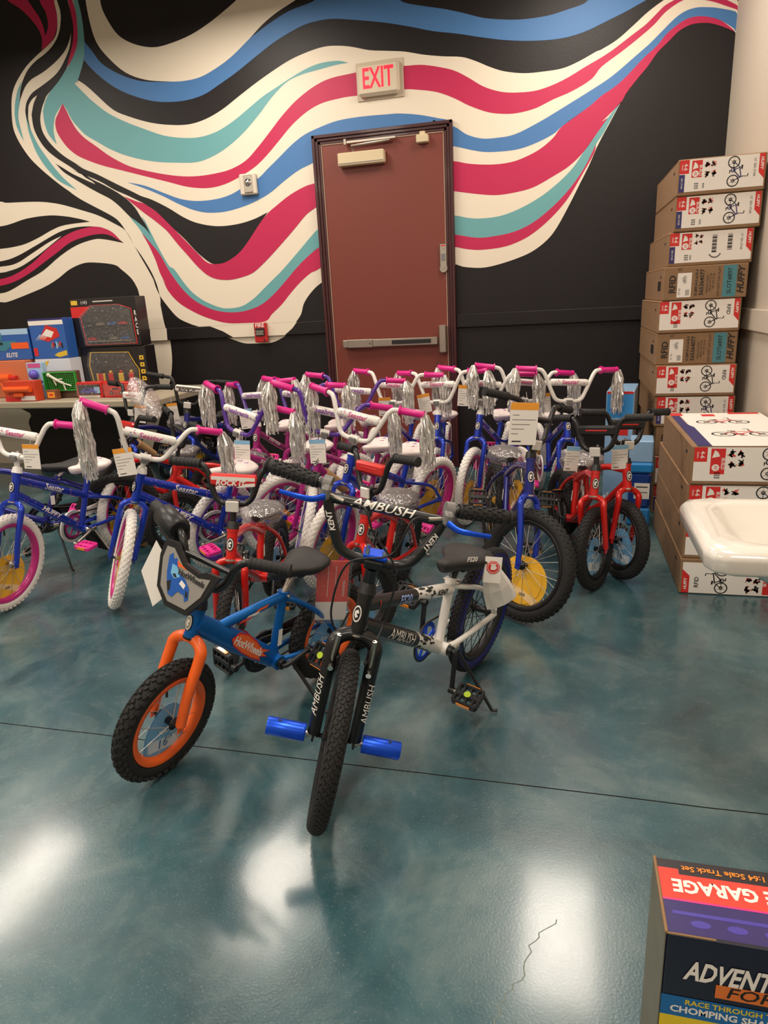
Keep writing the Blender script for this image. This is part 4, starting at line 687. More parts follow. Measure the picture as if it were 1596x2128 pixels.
def disc_mb(R,kind):
    mb=MB(); rr=R*(.44 if R>.2 else .54)
    if kind in('y20','y20s'):
        pts=[(rr*1.0*math.cos(a)-.012,rr*.98*math.sin(a)-rr*.62) for a in [2*PI*k/28 for k in range(28)]]; m_=yellowc; t='20"'; band=peachc
    else:
        pts=[(rr*.78*math.cos(a),rr*1.05*math.sin(a)-rr*.55) for a in [2*PI*k/28 for k in range(28)]]; m_=bluec; t='16"'; band=whitecard
    for s in(-1,1):
        M=basis((0,s*.0012,0),(-s,0,0),(0,0,1)) if s>0 else basis((0,-.0012,0),(1,0,0),(0,0,1))
        mb.add([(x,y,0) for x,y in pts],[tuple(range(28))],m_,False,M)
        w2=rr*.93; y0=-rr*.62
        mb.add([(-w2,y0-.1*rr,.0003),(w2*.9,y0-.62*rr,.0003),(w2*.62,y0-.88*rr,.0003),(-w2*.9,y0-.30*rr,.0003)] if kind!='b16' else [(-rr*.66,-rr*.5,.0003),(rr*.66,-rr*.7,.0003),(rr*.55,-rr*1.1,.0003),(-rr*.6,-rr*.9,.0003)],[(0,1,2,3)],band,False,M)
        text(mb,t,rr*.42,mat('card lettering',(70,120,170),.6) if kind=='b16' else peachc,M@Tr(-.1*rr if kind!='b16' else 0,(y0+.22*rr) if kind!='b16' else -.78*rr,.0008),bold=.02)
        if kind=='b16': text(mb,'KIDS',rr*.26,paper,M@Tr(0,-.36*rr,.0008),bold=.02)
        for k in range(10): rect(mb,M,-.1*rr+k*.03*rr,y0-.62*rr,-.085*rr+k*.03*rr,y0-.5*rr,ink,.0008)
    return mb
def saddle_mb(L,W,m_,deco=None):
    mb=MB(); secs=[(-.5,.30,.0),(-.46,.40,.022),(-.36,.49,.034),(-.22,.50,.034),(-.08,.40,.028),(.06,.26,.024),(.22,.18,.023),(.38,.15,.022),(.47,.12,.018),(.5,.06,.006)]
    n=12; vs=[];fs=[]
    for (x,hw,h) in secs:
        sag=-.010*math.sin((x+.5)*PI)
        for k in range(n):
            a=2*PI*k/n; y=hw*W*math.cos(a); z=(h*math.sin(a)*(.62 if math.sin(a)>0 else 1.35))
            if math.sin(a)<-.1 : y*=.86
            vs.append((x*L,y,z+sag-.012))
    for i in range(len(secs)-1):
        for k in range(n): fs.append((i*n+k,(i+1)*n+k,(i+1)*n+(k+1)%n,i*n+(k+1)%n))
    fs.append(tuple(range(n))); fs.append(tuple((len(secs)-1)*n+k for k in range(n))[::-1])
    mb.add(vs,fs,m_,True)
    mb.tube([(-.3*L,.02,-.03),(-.1*L,.02,-.05),(.35*L,.006,-.03)],.0035,steel,6); mb.tube([(-.3*L,-.02,-.03),(-.1*L,-.02,-.05),(.35*L,-.006,-.03)],.0035,steel,6); mb.box((-.08*L,0,-.05),(.035,.05,.022),blackpl,.004)
    if deco=='swirl':
        for k,(x,y) in enumerate(((-.3,.2),(-.18,-.2),(-.25,.0),(-.05,.12))):
            mb.tube([(x*L,y*W,.010),(x*L+.01,y*W+.012,.011),(x*L+.024,y*W,.0105)],.0016,(lilac,pinkink)[k%2],5)
    if deco=='fs':
        for s in (1,): text(mb,'FS20',.020,paper,basis((.045*L,.285*W,-.006),(-1,.55,0),(0,-.35,1)),shear=.3,bold=.02)
    return mb
def pedal_mb(m_,refl=True,L=.08,Wd=.066):
    mb=MB()
    for s in(-1,1): mb.box((s*Wd/2,L/2+.012,0),(.010,L,.020),m_,.003)
    for y in(.014,L+.010): mb.box((0,y,0),(Wd,.010,.020),m_,.003)
    mb.box((0,L/2+.012,0),(.022,L,.018),m_,.004)
    for k in range(3):
        for s in(-1,1): mb.box((s*Wd*.28,.03+k*.022,0),(.02,.006,.014),m_)
    if refl:
        for s in(-1,1): mb.box((s*(Wd/2+.006),L/2+.012,0),(.003,.045,.012),amber)
    mb.cyl((0,-.004,0),(0,.014,0),.006,steel,8); return mb
def streamer_mb(seed,L=.25):
    mb=MB(); r=random.Random(seed)
    for i in range(84):
        a=r.uniform(0,2*PI); d=math.sqrt(r.random()); ex=math.cos(a)*d*.042; ey=math.sin(a)*d*.032; l=L*r.uniform(.72,1.06); w_=r.uniform(.0022,.0042); tw_=r.uniform(0,PI); vs=[];n=9
        for k in range(n+1):
            t=k/n; q=min(1,t*3.2)
            x=ex*q+.004*math.sin(t*9+i); y=.012*q+ey*q+.004*math.cos(t*8+2*i)
            z=.012*math.sin(min(1,t*4)*PI)*(1 if t<.25 else 0)-l*max(0,t-.06)
            an=tw_+t*r.uniform(2,7); c,s=math.cos(an)*w_,math.sin(an)*w_
            vs+= [(x-c,y-s,z),(x+c,y+s,z)]
        mb.add(vs,[(2*k,2*k+1,2*k+3,2*k+2) for k in range(n)],silver)
    return mb
def bar_pts(g,s,kind):
    cx,cz=g['cl']; r=g['rise']; w_=g['w']; bk=g['back']
    if kind=='wide': f=[(0,.00,0),(0,.05,0),(0,.085,.012),(0,.115,.05),(-.1,.135,.55*r/r*r),(-.15,.150,.85*r),(-.35,.175,.985*r),(-.7,.205,r),(-1,w_,r)]
    f={'girl':[(0,0,0),(0,.045,0),(.0,.075,.014),(-.05,.098,.34*r),(-.1,.122,.66*r),(-.2,.145,.92*r),(-.4,.175,r),(-1,w_,r)],
       'boy':[(0,0,0),(0,.04,.002),(0,.062,.02),(-.05,.074,.35*r),(-.1,.088,.70*r),(-.2,.106,.93*r),(-.4,.132,r),(-1,w_,r)],
       'bmx':[(0,0,0),(0,.05,0),(0,.085,.015),(0,.108,.055),(-.05,.128,.62*r),(-.1,.142,.86*r),(-.3,.168,.99*r),(-1,w_,r)]}[kind]
    return [(cx+a*bk-.12*z,s*y,cz+z) for a,y,z in f]
def tag_mb(band,lines=True,w_=.072,h_=.108):
    mb=MB().box((0,0,-h_/2),(w_,.0012,h_),paper)
    for s in(-1,1):
        M=basis((0,s*.0009,0),(-s,0,0),(0,0,1)); 
        rect(mb,M,-w_/2,-h_*.17,w_/2,0,band,.0002)
        if lines:
            for k in range(5): rect(mb,M,-w_*.42,-h_*(.30+.11*k),-w_*.42+w_*(.25+.2*((k*3)%4)),-h_*(.285+.11*k),greypl,.0002)
            rect(mb,M,-w_*.38,-h_*.93,-w_*.05,-h_*.90,ink,.0002)
    mb.tube([(0,0,0),(.004,0,.02),(0,0,.04)],.0008,paper,4); return mb
def paper_mb(w_,h_,m_,art=None):
    mb=MB(); vs=[]; n=5
    for i in range(n+1):
        for j in range(2): vs.append(((j-.5)*w_,.02*math.sin(i/n*2.2),-h_*i/n))
    mb.add(vs,[(2*i,2*i+1,2*i+3,2*i+2) for i in range(n)],m_)
    return mb
def wrap_mb(L,W,seed):
    r=random.Random(seed); mb=MB(); n=16; vs=[];fs=[]
    for i in range(11):
        t=i/10; rr=math.sin(PI*min(1,max(0,t*.96+.02)))**.5
        for k in range(n):
            a=2*PI*k/n; q=r.uniform(.9,1.13); vs.append(((t-.5)*L*1.12,W*.56*math.cos(a)*rr*q,(.030*math.sin(a) if math.sin(a)>0 else .062*math.sin(a))*rr*q-.014))
    for i in range(10):
        for k in range(n): fs.append((i*n+k,i*n+(k+1)%n,(i+1)*n+(k+1)%n,(i+1)*n+k))
    mb.add(vs,fs,wrapm,True); 
    p=[(-.3*L,.0,-.06),(-.34*L,.03,-.11),(-.2*L,-.02,-.13),(-.12*L,.02,-.07)]
    mb.add(p,[(0,1,2,3)],wrapm,True); return mb
ST={ # look per style
'sea':dict(geo='girl20',frame=bluef,fork=bluef,bar=whitep,grip=pink,tire=whitet,tst='white',rim=pinkrim,spk=spoke,seat=seatw,ped=hotpink,stem=whitep,guard=whitep,crk=steel,bk='girl',disc='y20',ring=pinkrim,tt='Seastar',dt='HUFFY',pad='girl',band=orangeband),
'violet':dict(geo='girl20',frame=magf,fork=magf,bar=purple,grip=pink,tire=whitet,tst='white',rim=purprim,spk=spoke,seat=seatw,ped=hotpink,stem=whitep,guard=whitep,crk=steel,bk='girl',disc='b16',ring=purprim,tt='seabreeze',dt='HUFFY',pad='girl',band=blueband),
'red16':dict(geo='kid16',frame=redf,fork=redf,bar=blackp,grip=grip_b,tire=rubber,tst='small',rim=blackpl,spk=spoke,seat=seatb,ped=blackpl,stem=blackp,guard=blackpl,crk=blackpl,bk='boy',disc='b16',ring=blackpl,tt=None,dt=None,pad=None,band=blueband),
'blue20':dict(geo='boy20',frame=nav,fork=bluef,bar=blackp,grip=grip_b,tire=rubber,tst='small',rim=blackpl,spk=spoke,seat=seatb,ped=blackpl,stem=blackp,guard=blackpl,crk=blackpl,bk='boy',disc='y20',ring=blackpl,tt='KENT',dt=None,pad=None,band=orangeband),
'hot':dict(geo='hot16',frame=azure,fork=orange,bar=blackp,grip=grip_b,tire=rubber,tst='chunky',rim=orange,spk=spoke,seat=seatb,ped=blackpl,stem=blackp,guard=blackpl,crk=blackpl,bk='boy',disc='b16',ring=blackpl,tt=None,dt='HotWheels',pad=None,band=paper),
'amb':dict(geo='ambush',frame=blackp,fork=blackp,bar=blackp,grip=grip_b,tire=rubber,tst='paver',rim=blackpl,spk=spoke,seat=seatb,ped=blackpl,stem=blackp,guard=None,crk=blackpl,bk='bmx',disc=None,ring=blueal,tt='FS20',dt='AMBUSH',pad=None,band=paper)}
def P3(x,z,y=0): return V(x,y,z)
def lerp(a,b,t): return a*(1-t)+b*t
def bicycle(label,style,X,Y,yaw,S,lean,group,crank=.3,opts=(),tags=(),pad=None,scale=1.0,frame=None,stream=True,seed=0):
    st=dict(ST[style]); fcol=frame or st['frame']; g=GEO[st['geo']]; R,wb,tw=g['R'],g['wb'],g['tw']; K=(style,)
    root=thing('bicycle',label,'bicycle',Tr(X,Y,tw*math.sin(lean)*1.0)@Rz(yaw)@Rx(-lean),group)
    B0=Tr(-g['ht'][0],0,0); SM=B0@steerM(g,S)
    hb=P3(*g['hb']);ht=P3(*g['ht']);cl=P3(*g['cl']);bb=P3(*g['bb']);sx_=P3(*g['stx']);rax=P3(0,R)
    stt=sx_; hot=style=='hot'; amb=style=='amb'
    # frame
    def fr():
        mb=MB(); a=(ht-hb).normalized(); sm=whitep if amb else fcol
        mb.tube([hb-a*.004,ht+a*.004],.0185 if not hot else .02,fcol,16)
        for c_ in(hb,ht): mb.tube([c_-a*.006,c_+a*.006],.0215,fcol,16)
        mb.tube([bb,stt],.0145,sm,14)
        mb.tube([stt-V(0,0,.012),stt+V(0,0,.002)],.0175,sm,14)
        mb.cyl(bb+V(0,-.036,0),bb+V(0,.036,0),.021 if not hot else .024,sm,18)
        bs=P3(.0,R)
        if hot:
            mb.tube([lerp(hb,ht,.62),lerp(hb,bb,.35)+V(0,0,.035),lerp(hb,bb,.5)+V(0,0,.02)],.019,fcol,14,n=4)
            mb.tube([lerp(hb,ht,.5),lerp(lerp(hb,ht,.5),bb,.5)+V(0,0,-.0),bb],lambda t:.035-.010*abs(t-.5),fcol,16,n=4,flat=.78)
            mb.tube([lerp(lerp(hb,ht,.6),bb,.22),lerp(lerp(lerp(hb,ht,.6),bb,.22),stt,.2),stt-V(0,0,.012)],.0155,fcol,14)
        elif style=='sea' or style=='violet':
            mb.tube([lerp(hb,ht,.78),lerp(bb,stt,.62)],.0175,fcol,16); mb.tube([lerp(hb,ht,.25),bb],.0195,fcol,16)
        elif amb:
            A_,B_=lerp(hb,ht,.72),lerp(bb,stt,.86); mb.tube([A_,lerp(A_,B_,.52)],.019,blackp,16); mb.tube([lerp(A_,B_,.52),B_],.019,whitep,16)
            A_,B_=lerp(hb,ht,.2),bb; mb.tube([A_,lerp(A_,B_,.62)],.023,blackp,16); mb.tube([lerp(A_,B_,.62),B_],.023,whitep,16)
            r=random.Random(5)
            for (A_,B_,rad,c0) in ((lerp(hb,ht,.72),lerp(bb,stt,.86),.019,.60),(lerp(hb,ht,.2),bb,.023,.70)):
                d=(B_-A_).normalized(); u=V(0,1,0).cross(d)
                for k in range(26):
                    t=c0+r.uniform(-.06,.12); an=r.uniform(-1.4,1.4); c_=lerp(A_,B_,t); w_=r.uniform(.002,.006); l_=r.uniform(.006,.022)
                    for s in(-1,1):
                        n_=V(0,s,0)*math.cos(an)+u*math.sin(an); tg=n_.cross(d); p=c_+n_*(rad+.0009)
                        mb.add([p-d*l_,p-tg*w_,p+d*l_,p+tg*w_],[(0,1,2,3)],ink)
        else:
            mb.tube([lerp(hb,ht,.75),lerp(lerp(hb,ht,.75),stt,.5)+V(0,0,.012),stt-V(0,0,.035)],.0155,fcol,14,n=4); mb.tube([lerp(hb,ht,.25),lerp(hb,bb,.5)-V(0,0,.004),bb],.018,fcol,14,n=4)
        zt=.6 if style in('sea','violet') else .9
        for s in(-1,1):
            mb.tube([lerp(bb,stt,zt)+V(0,0,0),lerp(bb,stt,zt)+V(-.035,s*.022,-.01),V(.10,s*(tw+.018),R+.10 if zt<.7 else R+.13),bs+V(.0,s*.05,.0)],.0085,sm,10,n=4)
            mb.tube([bb+V(-.005,s*.012,0),bb+V(-.05,s*.034,0),V(.12,s*(tw+.02),lerp(R,g['bb'][1],.4)),bs+V(0,s*.05,0)],.0095,sm,10,n=4)
            mb.box(bs+V(.002,s*.05,0),(.034,.004,.030),sm,.001)
        return mb
    fo=obj('frame',fr,root,B0,key=('frame',style,fcol.name))
    # decals
    def decs(which):
        mb=MB(); sp=MB(); bd=MB()
        for s in(-1,1):
            def tt(A_,B_,rad,str_,size,m_,sh=.2,sxx=1,bold=.02):
                if s>0: text(mb,str_,size,m_,None,sh,bold,sxx,wrap=(A_,B_,rad,(0,1,0)))
                else: text(mb,str_,size,m_,None,sh,bold,sxx,wrap=(B_,A_,rad,(0,-1,0)))
            if style in('sea','violet'):
                A_,B_=lerp(hb,ht,.78),lerp(bb,stt,.62); tt(lerp(A_,B_,.2),lerp(A_,B_,.75),.0175,st['tt'],.042,paper)
                A_,B_=lerp(hb,ht,.25),bb; tt(lerp(A_,B_,.15),lerp(A_,B_,.8),.0195,'HUFFY',.034,paper,.3,1.3,.04)
                r=random.Random(9)
                for (A_,B_,rad) in ((lerp(hb,ht,.78),lerp(bb,stt,.62),.0175),(lerp(hb,ht,.25),bb,.0195)):
                    d=(B_-A_).normalized(); u=V(0,1,0).cross(d)
                    for k in range(26):
                        t=r.choice((r.uniform(.08,.26),r.uniform(.7,.95))); an=r.uniform(-1,1); n_=V(0,s,0)*math.cos(an)+u*math.sin(an); tg=n_.cross(d); p=lerp(A_,B_,t)+n_*(rad+.0008); q=r.uniform(.0012,.0035)
                        sp.add([p-d*q,p-tg*q,p+d*q,p+tg*q],[(0,1,2,3)],(paper,lilac,pinkink)[k%3])
            elif amb:
                A_,B_=lerp(hb,ht,.2),bb; tt(lerp(A_,B_,.12),lerp(A_,B_,.68),.023,'AMBUSH',.042,paper,.35,1.0,.0)
                A_,B_=lerp(hb,ht,.72),lerp(bb,stt,.86); tt(lerp(A_,B_,.18),lerp(A_,B_,.55),.019,'FS20',.034,mat('pale blue ink',(150,170,230),.5),.35); 
                mb_=tt(lerp(A_,B_,.72),lerp(A_,B_,.94),.019,'KENT',.024,ink,.1,1.1,.03)
                tt(lerp(A_,B_,.04),lerp(A_,B_,.16),.019,'!',.03,redink,0)
            elif hot:
                A_,B_=lerp(hb,ht,.55),bb; d=(B_-A_).normalized(); u=V(0,1,0).cross(d); c_=lerp(A_,B_,.56)+V(0,s*.0245,0)
                M=basis(c_,(-s*d if s<0 else d) if True else d,(0,0,1)) if s>0 else basis(c_,-d,(0,0,1))
                M=basis(c_+V(0,s*.0035,0),d*(1 if s>0 else -1),(0,0,1))@Matrix.Scale(1.3,4)
                fl=[(-.062,.000),(-.05,.022),(-.02,.028),(.02,.022),(.05,.012),(.078,.016),(.060,.004),(.080,.000),(.055,-.008),(.066,-.016),(.03,-.020),(-.01,-.018),(-.045,-.012)]
                mb.poly(fl,.0012,redf,M); mb.poly([(x*.93,y*.84) for x,y in fl],.0016,orange,M); text(mb,'HotWheels',.027,paper,M@Tr(.002,.002,.0022),bold=.03,sx=.85,shear=-.1)
                A_,B_=lerp(lerp(hb,ht,.6),bb,.22),stt-V(0,0,.012); d=(B_-A_).normalized()
                for (t,l_,m_,dz) in ((.62,.055,orange,.003),(.48,.06,paper,-.004),(.38,.055,redcard,-.009)):
                    p=lerp(A_,B_,t)+V(0,s*.0155,dz); u=V(0,0,1); mb.add([p-d*l_*.5-u*.004,p+d*l_*.35-u*.004,p+d*l_*.5+u*.004,p-d*l_*.25+u*.004],[(0,1,2,3)],m_)
                p=lerp(bb,stt,.35)+V(0,s*.0158,0); mb.add([p+V(-.009,0,-.03),p+V(.009,0,-.03),p+V(.004,0,.03),p+V(-.012,0,.03)],[(0,1,2,3)],paper)
            else:
                A_,B_=lerp(hb,ht,.25),bb
                if style=='blue20': tt(lerp(A_,B_,.15),lerp(A_,B_,.8),.018,'KENT',.03,paper,.2,1.2,.03)
                else: tt(lerp(A_,B_,.15),lerp(A_,B_,.8),.018,'ROCK IT',.024,paper,.2,1.1,.03)
                p=lerp(bb,stt,.5)+V(0,s*.0152,0); mb.add([p+V(-.010,0,-.025),p+V(.010,0,-.025),p+V(.006,0,.025),p+V(-.014,0,.025)],[(0,1,2,3)],paper)
        # head badge
        a=(ht-hb).normalized(); fwd=a.cross(V(0,1,0)); fwd=fwd if fwd.x>0 else -fwd; c_=lerp(hb,ht,.5)+fwd*.0195
        M=basis(c_,V(0,1,0),a); el=lambda rx,ry:[(rx*math.cos(2*PI*k/16),ry*math.sin(2*PI*k/16)) for k in range(16)]
        bd.poly(el(.014,.024),.0015,ink,M); bd.poly(el(.0115,.021),.002,paper if not amb else whitep,M); bd.poly(el(.009,.017),.0024,ink if not hot else steel,M)
        bd.poly([(-.006,.006),(.002,.011),(.006,.003),(-.002,0),(.004,-.006),(-.002,-.011),(-.006,-.004)],.003,paper,M)
        return {'t':mb,'s':sp,'b':bd}[which]
    obj('frame_lettering',lambda:decs('t'),root,B0,key=('decals',style,fcol.name),label='white lettering on the frame')
    obj('head_badge',lambda:decs('b'),root,B0,key=('badge',style))
    if style in('sea','violet'): obj('printed_speckles',lambda:decs('s'),root,B0,key=('speck',style),kind='stuff')
    # fork
    def fk():
        mb=MB(); a=(ht-hb).normalized(); m_=st['fork'] if frame is None else frame
        ax=P3(wb,R); rf=.0135 if not hot else .0165
        if amb: rf=.0185
        for s in(-1,1):
            yy=tw+.027; dn=(ax-hb).normalized(); fwv=V(.010,0,0)
            p=[hb-a*.004,hb-a*.012+V(0,s*yy*.55,0),hb-a*.028+V(0,s*yy*.93,0)+fwv*.3,hb-a*.055+V(0,s*yy,0)+fwv*.5,lerp(hb,ax,.6)+V(0,s*yy,0)+fwv,ax+V(0,s*yy,.006)]
            mb.tube(p,lambda t:rf if t<.5 else rf*(1-.25*(t-.5)),m_,14,n=5); mb.box(ax+V(0,s*yy,.002),(.024,.006,.036),m_,.002)
        mb.tube([hb-a*.014,hb+a*.002],.0185,m_,14)
        if amb:
            for s in(-1,1):
                c_=lerp(hb,ax,.22)+V(.022,s*(tw+.022),0); mb.tube([c_-V(0,0,.02),c_,c_+V(.004,-s*.004,.07)],.006,steel,8); mb.cyl(c_+V(0,0,-.02),c_+V(.02,0,-.02),.007,chrome,8); mb.box(c_+V(-.006,-s*.012,.0),(.02,.008,.012),blackpl,.002)
            mb.tube([lerp(hb,ax,.22)+V(.026,(tw+.018),.07),lerp(hb,ax,.0)+V(.03,0,.01),lerp(hb,ax,.22)+V(.026,-(tw+.018),.07)],.0014,blackpl,6,n=4)
        return mb
    fko=obj('fork',fk,root,SM,key=('fork',style,(frame or st['fork']).name))
    if amb:
        f=MB()
        for s in(-1,1):
            A_=lerp(hb,P3(wb,R),.33)+V(.010,s*(tw+.027),0); B_=lerp(hb,P3(wb,R),.85)+V(.010,s*(tw+.027),0)
            text(f,'AMBUSH',.028,paper,None,.3,0,.95,wrap=(B_,A_,.0185,(.8,.6*s,0)))
        obj('fork_decals',f,root,SM,kind='stuff',label='white lettering on the black fork legs')
    # headset + stem
    def stm():
        mb=MB(); a=(ht-hb).normalized(); m_=st['stem']; hm=whitep if st['stem'] is whitep else blackpl
        e=cl-a*.002
        if amb:
            mb.tube([ht+a*.03,lerp(ht,cl,.8)],.0155,blackp,14); mb.box(cl+V(-.004,0,-.004),(.050,.046,.024),blackp,.004); mb.box(cl+V(-.002,0,.016),(.044,.058,.012),blueal,.003)
            for i in(-1,1):
                for j in(-1,1): mb.cyl(cl+V(i*.013,j*.020,.02),cl+V(i*.013,j*.020,.032),.0055,chrome,10)
        else:
            mb.tube([ht+a*.02,e],.0115,m_,12); mb.tube([e-a*.02,e+a*.004],.0155,m_,12); mb.cyl(cl+V(0,-.022,0),cl+V(0,.022,0),.0165,m_ if m_ is whitep else blackpl,14); mb.cyl(cl+V(-.01,0,.01),cl+V(-.01,0,.022),.006,chrome,8)
        return mb
    obj('stem',stm,root,SM,key=('stem',style))
    a_=(ht-hb).normalized(); hm=whitep if st['stem'] is whitep else blackpl
    obj('headset_cup',lambda:MB().tube([ht+a_*.004,ht+a_*.012,ht+a_*.024,ht+a_*.030],lambda t:.024-.006*t,hm,16),root,SM,key=('hs',style)); obj('headset_cup',lambda:MB().tube([hb-a_*.008,hb-a_*.002],.0225,chrome if not hot else blackpl,16),root,SM,key=('hs2',style))
    hbar=obj('handlebar',lambda:(lambda mb:(mb.tube([*bar_pts(g,-1,st['bk'])[::-1],*bar_pts(g,1,st['bk'])[1:]],.0108 if not amb else .0125,st['bar'],12,n=5)))(MB()),root,SM,key=('bar',style))
    pl=bar_pts(g,1,st['bk']); e=V(*pl[-1]); inn=V(*pl[-2]); d=(e-inn).normalized()
    glen=.105 if not amb else .125
    for s in(1,-1):
        def gr():
            mb=MB(); f1=V(1,s,1); E=V(e.x,s*e.y,e.z); dd=V(d.x,s*d.y,d.z); A_=E-dd*glen
            mb.tube([A_,E,E+dd*.006],lambda t:.0155 if t<.9 else .012,st['grip'],14); mb.tube([A_,A_+dd*.006],.0215 if st['bk']=='girl' else .0175,st['grip'],16); mb.tube([E,E+dd*.005],.018,st['grip'],14)
            if amb:
                for i in range(9):
                    for k in range(8):
                        an=2*PI*k/8+(.39 if i%2 else 0); u=dd.orthogonal().normalized(); v_=dd.cross(u); c_=A_+dd*(.012+i*.012); n_=u*math.cos(an)+v_*math.sin(an); mb.box((0,0,0),(.008,.006,.004),st['grip'],0,M=basis(c_+n_*.0165,dd,dd.cross(n_)))
            elif st['bk']!='girl':
                for i in range(6): mb.tube([A_+dd*(.014+i*.014),A_+dd*(.018+i*.014)],.0165,st['grip'],14)
            return mb
        if not(hot and s<0): obj('grip',gr,hbar,key=('grip',style,s))
        if st['bk']=='girl' and stream:
            M=Tr(e.x,s*e.y,e.z)@Rx(-lean*0.9); sk=(seed+s)%4
            q=SM.to_3x3(); z_=(root.matrix_world.to_3x3()@q).inverted()@V(0,0,1); y_=V(0,s,0); M=basis((e.x,s*(e.y+.004),e.z),y_.cross(z_)*1,y_); 
            x_=y_.cross(z_).normalized(); y2=z_.normalized().cross(x_); M=Matrix.Identity(4)
            for i in range(3): M[i][0]=x_[i];M[i][1]=y2[i];M[i][2]=z_.normalized()[i];M[i][3]=(e.x,s*(e.y+.004),e.z)[i]
            obj('streamer',lambda:streamer_mb(sk*7+1),hbar,M,key=('stream',sk),kind='stuff',label='silver tinsel streamer')
    # crossbar / pad
    pm={ 'girl':.60,'boy':.62,'bmx':.80}[st['bk']]; r_=g['rise']
    yb={'girl':.118,'boy':.085,'bmx':.138}[st['bk']]; zb=cl.z+r_*pm; xb=cl.x-.12*r_*pm-.004
    obj('crossbar',lambda:MB().tube([(xb,-yb,zb),(xb,yb,zb)],.0085 if not amb else .0125,st['bar'],10),hbar,key=('cbar',style))
    Mf=basis((xb,0,zb),(0,1,0),(0,0,1))
    if st['pad']=='girl':
        def pd():
            mb=MB().tube([(xb,-yb*.88,zb),(xb,-yb*.8,zb),(xb,yb*.8,zb),(xb,yb*.88,zb)],lambda t:.0165 if t<.01 or t>.99 else .019,whitep,14)
            text(mb,'Seastar' if style=='sea' else 'seabreeze',.036,pinkink if style=='sea' else lilac,None,.2,.02,.9,wrap=(V(xb,-.05,zb),V(xb,.05,zb),.019,(1,0,.15)))
            text(mb,'Seastar' if style=='sea' else 'seabreeze',.036,pinkink if style=='sea' else lilac,None,.2,.02,.9,wrap=(V(xb,.05,zb),V(xb,-.05,zb),.019,(-1,0,.3)))
            r=random.Random(4)
            for k in range(30):
                an=r.uniform(0,6.28); y=r.choice((-1,1))*r.uniform(.05,.09); q=r.uniform(.0015,.004); n_=V(math.cos(an),0,math.sin(an)); tg=V(-math.sin(an),0,math.cos(an)); p=V(xb,y,zb)+n_*.0197
                mb.add([p+V(0,q,0),p+tg*q,p-V(0,q,0),p-tg*q],[(0,1,2,3)],(lilac,pinkink,navyink)[k%3])
            return mb
        obj('crossbar_pad',pd,hbar,key=('pad',style))
    elif pad:
        def pd():
            mb=MB(); c1,c2,ct,word=pad
            mb.box((xb+.004,0,zb),(.030,yb*1.95,.042),c1,.008)
            if word:
                for s in(1,-1):
                    M=basis((xb+.004+s*.0152,0,zb-.004),(0,s,0),(0,0,1)); rect(mb,M,-yb*.9,.006,yb*.9,.019,c2,.0003); mb.add([(yb*.1,-.02,.0004),(yb*.9,-.012,.0004),(yb*.9,.0,.0004),(yb*.5,-.004,.0004)],[(0,1,2,3)],c2,False,M); text(mb,word,.026,ct,M@Tr(-.01,-.004,.0008),bold=.04,shear=.2,sx=1.0)
            else: mb.box((xb+.004,0,zb+.002),(.032,yb*1.2,.012),c2,.004)
            return mb
        obj('crossbar_pad',pd,hbar,label='printed foam crossbar pad')
    if not hot and not amb:
        obj('front_reflector',lambda:MB().box((cl.x+.022,0,cl.z-.004),(.012,.046,.040) if st['bk']!='girl' else (.012,.034,.026),whiteref if st['bk']!='girl' else greypl,.003),hbar,key=('refl',style))
    if amb:
        f=MB(); text(f,'AMBUSH',.034,paper,None,.35,.01,1.1,wrap=(V(xb,-.11,zb),V(xb,.09,zb),.0125,(1,0,.6)))
        for s in(-1,1):
            a0,a1=V(*bar_pts(g,s,'bmx')[3]),V(*bar_pts(g,s,'bmx')[4]); text(f,'KENT',.019,paper,None,.2,.03,1,wrap=((a0,a1) if s<0 else (a1,a0))+(.0125,(1,0,.0)))
        obj('bar_lettering',f,hbar)
        ends=[]
        for s in(-1,1):
            E=V(e.x,s*e.y,e.z); dd=V(d.x,s*d.y,d.z); A_=E-dd*(glen+.022)
            f=MB().tube([A_-dd*.010,A_+dd*.010],.019,greypl,16); f.box(A_+V(.022,0,-.012),(.034,.022,.034),greypl,.006); f.cyl(A_+V(.01,-s*.0,-.02),A_+V(.03,-s*.045,-.022),.005,steel,8)
            lv=obj('brake_mount',f,hbar,label='dark grey brake lever mount')
            f=MB().tube([A_+V(.036,0,-.018),A_+V(.052,s*.025,-.024),A_+V(.058,s*.055,-.022),A_+V(.052,s*.10,-.022)],lambda t:.0085-.003*t,blueal,10,n=5,flat=.6); obj('brake_lever',f,lv,label='blue brake lever')
            ends.append(A_+V(.03,-s*.045,-.022))
        axm=lerp(hb,P3(wb,R),.22)
        f=MB().tube([ends[0],ends[0]+V(.04,.05,.01),V(cl.x+.06,-.02,cl.z+.10),V(cl.x+.07,.05,cl.z+.02),V(cl.x+.05,.055,cl.z-.12),V(axm.x+.045,tw+.02,axm.z+.09)],.0026,blackpl,6,n=8)
        f.tube([ends[1],ends[1]+V(.05,-.04,.01),V(cl.x+.07,.03,cl.z+.06),V(cl.x+.06,-.06,cl.z+.01),V(cl.x+.035,-.075,cl.z-.13),V(cl.x+.02,-.05,cl.z-.20),V(hb.x-.03,-.03,hb.z+.03)],.0026,blackpl,6,n=8)
        obj('brake_cable',f,root,SM,label='black brake cables looping in front of the bars')
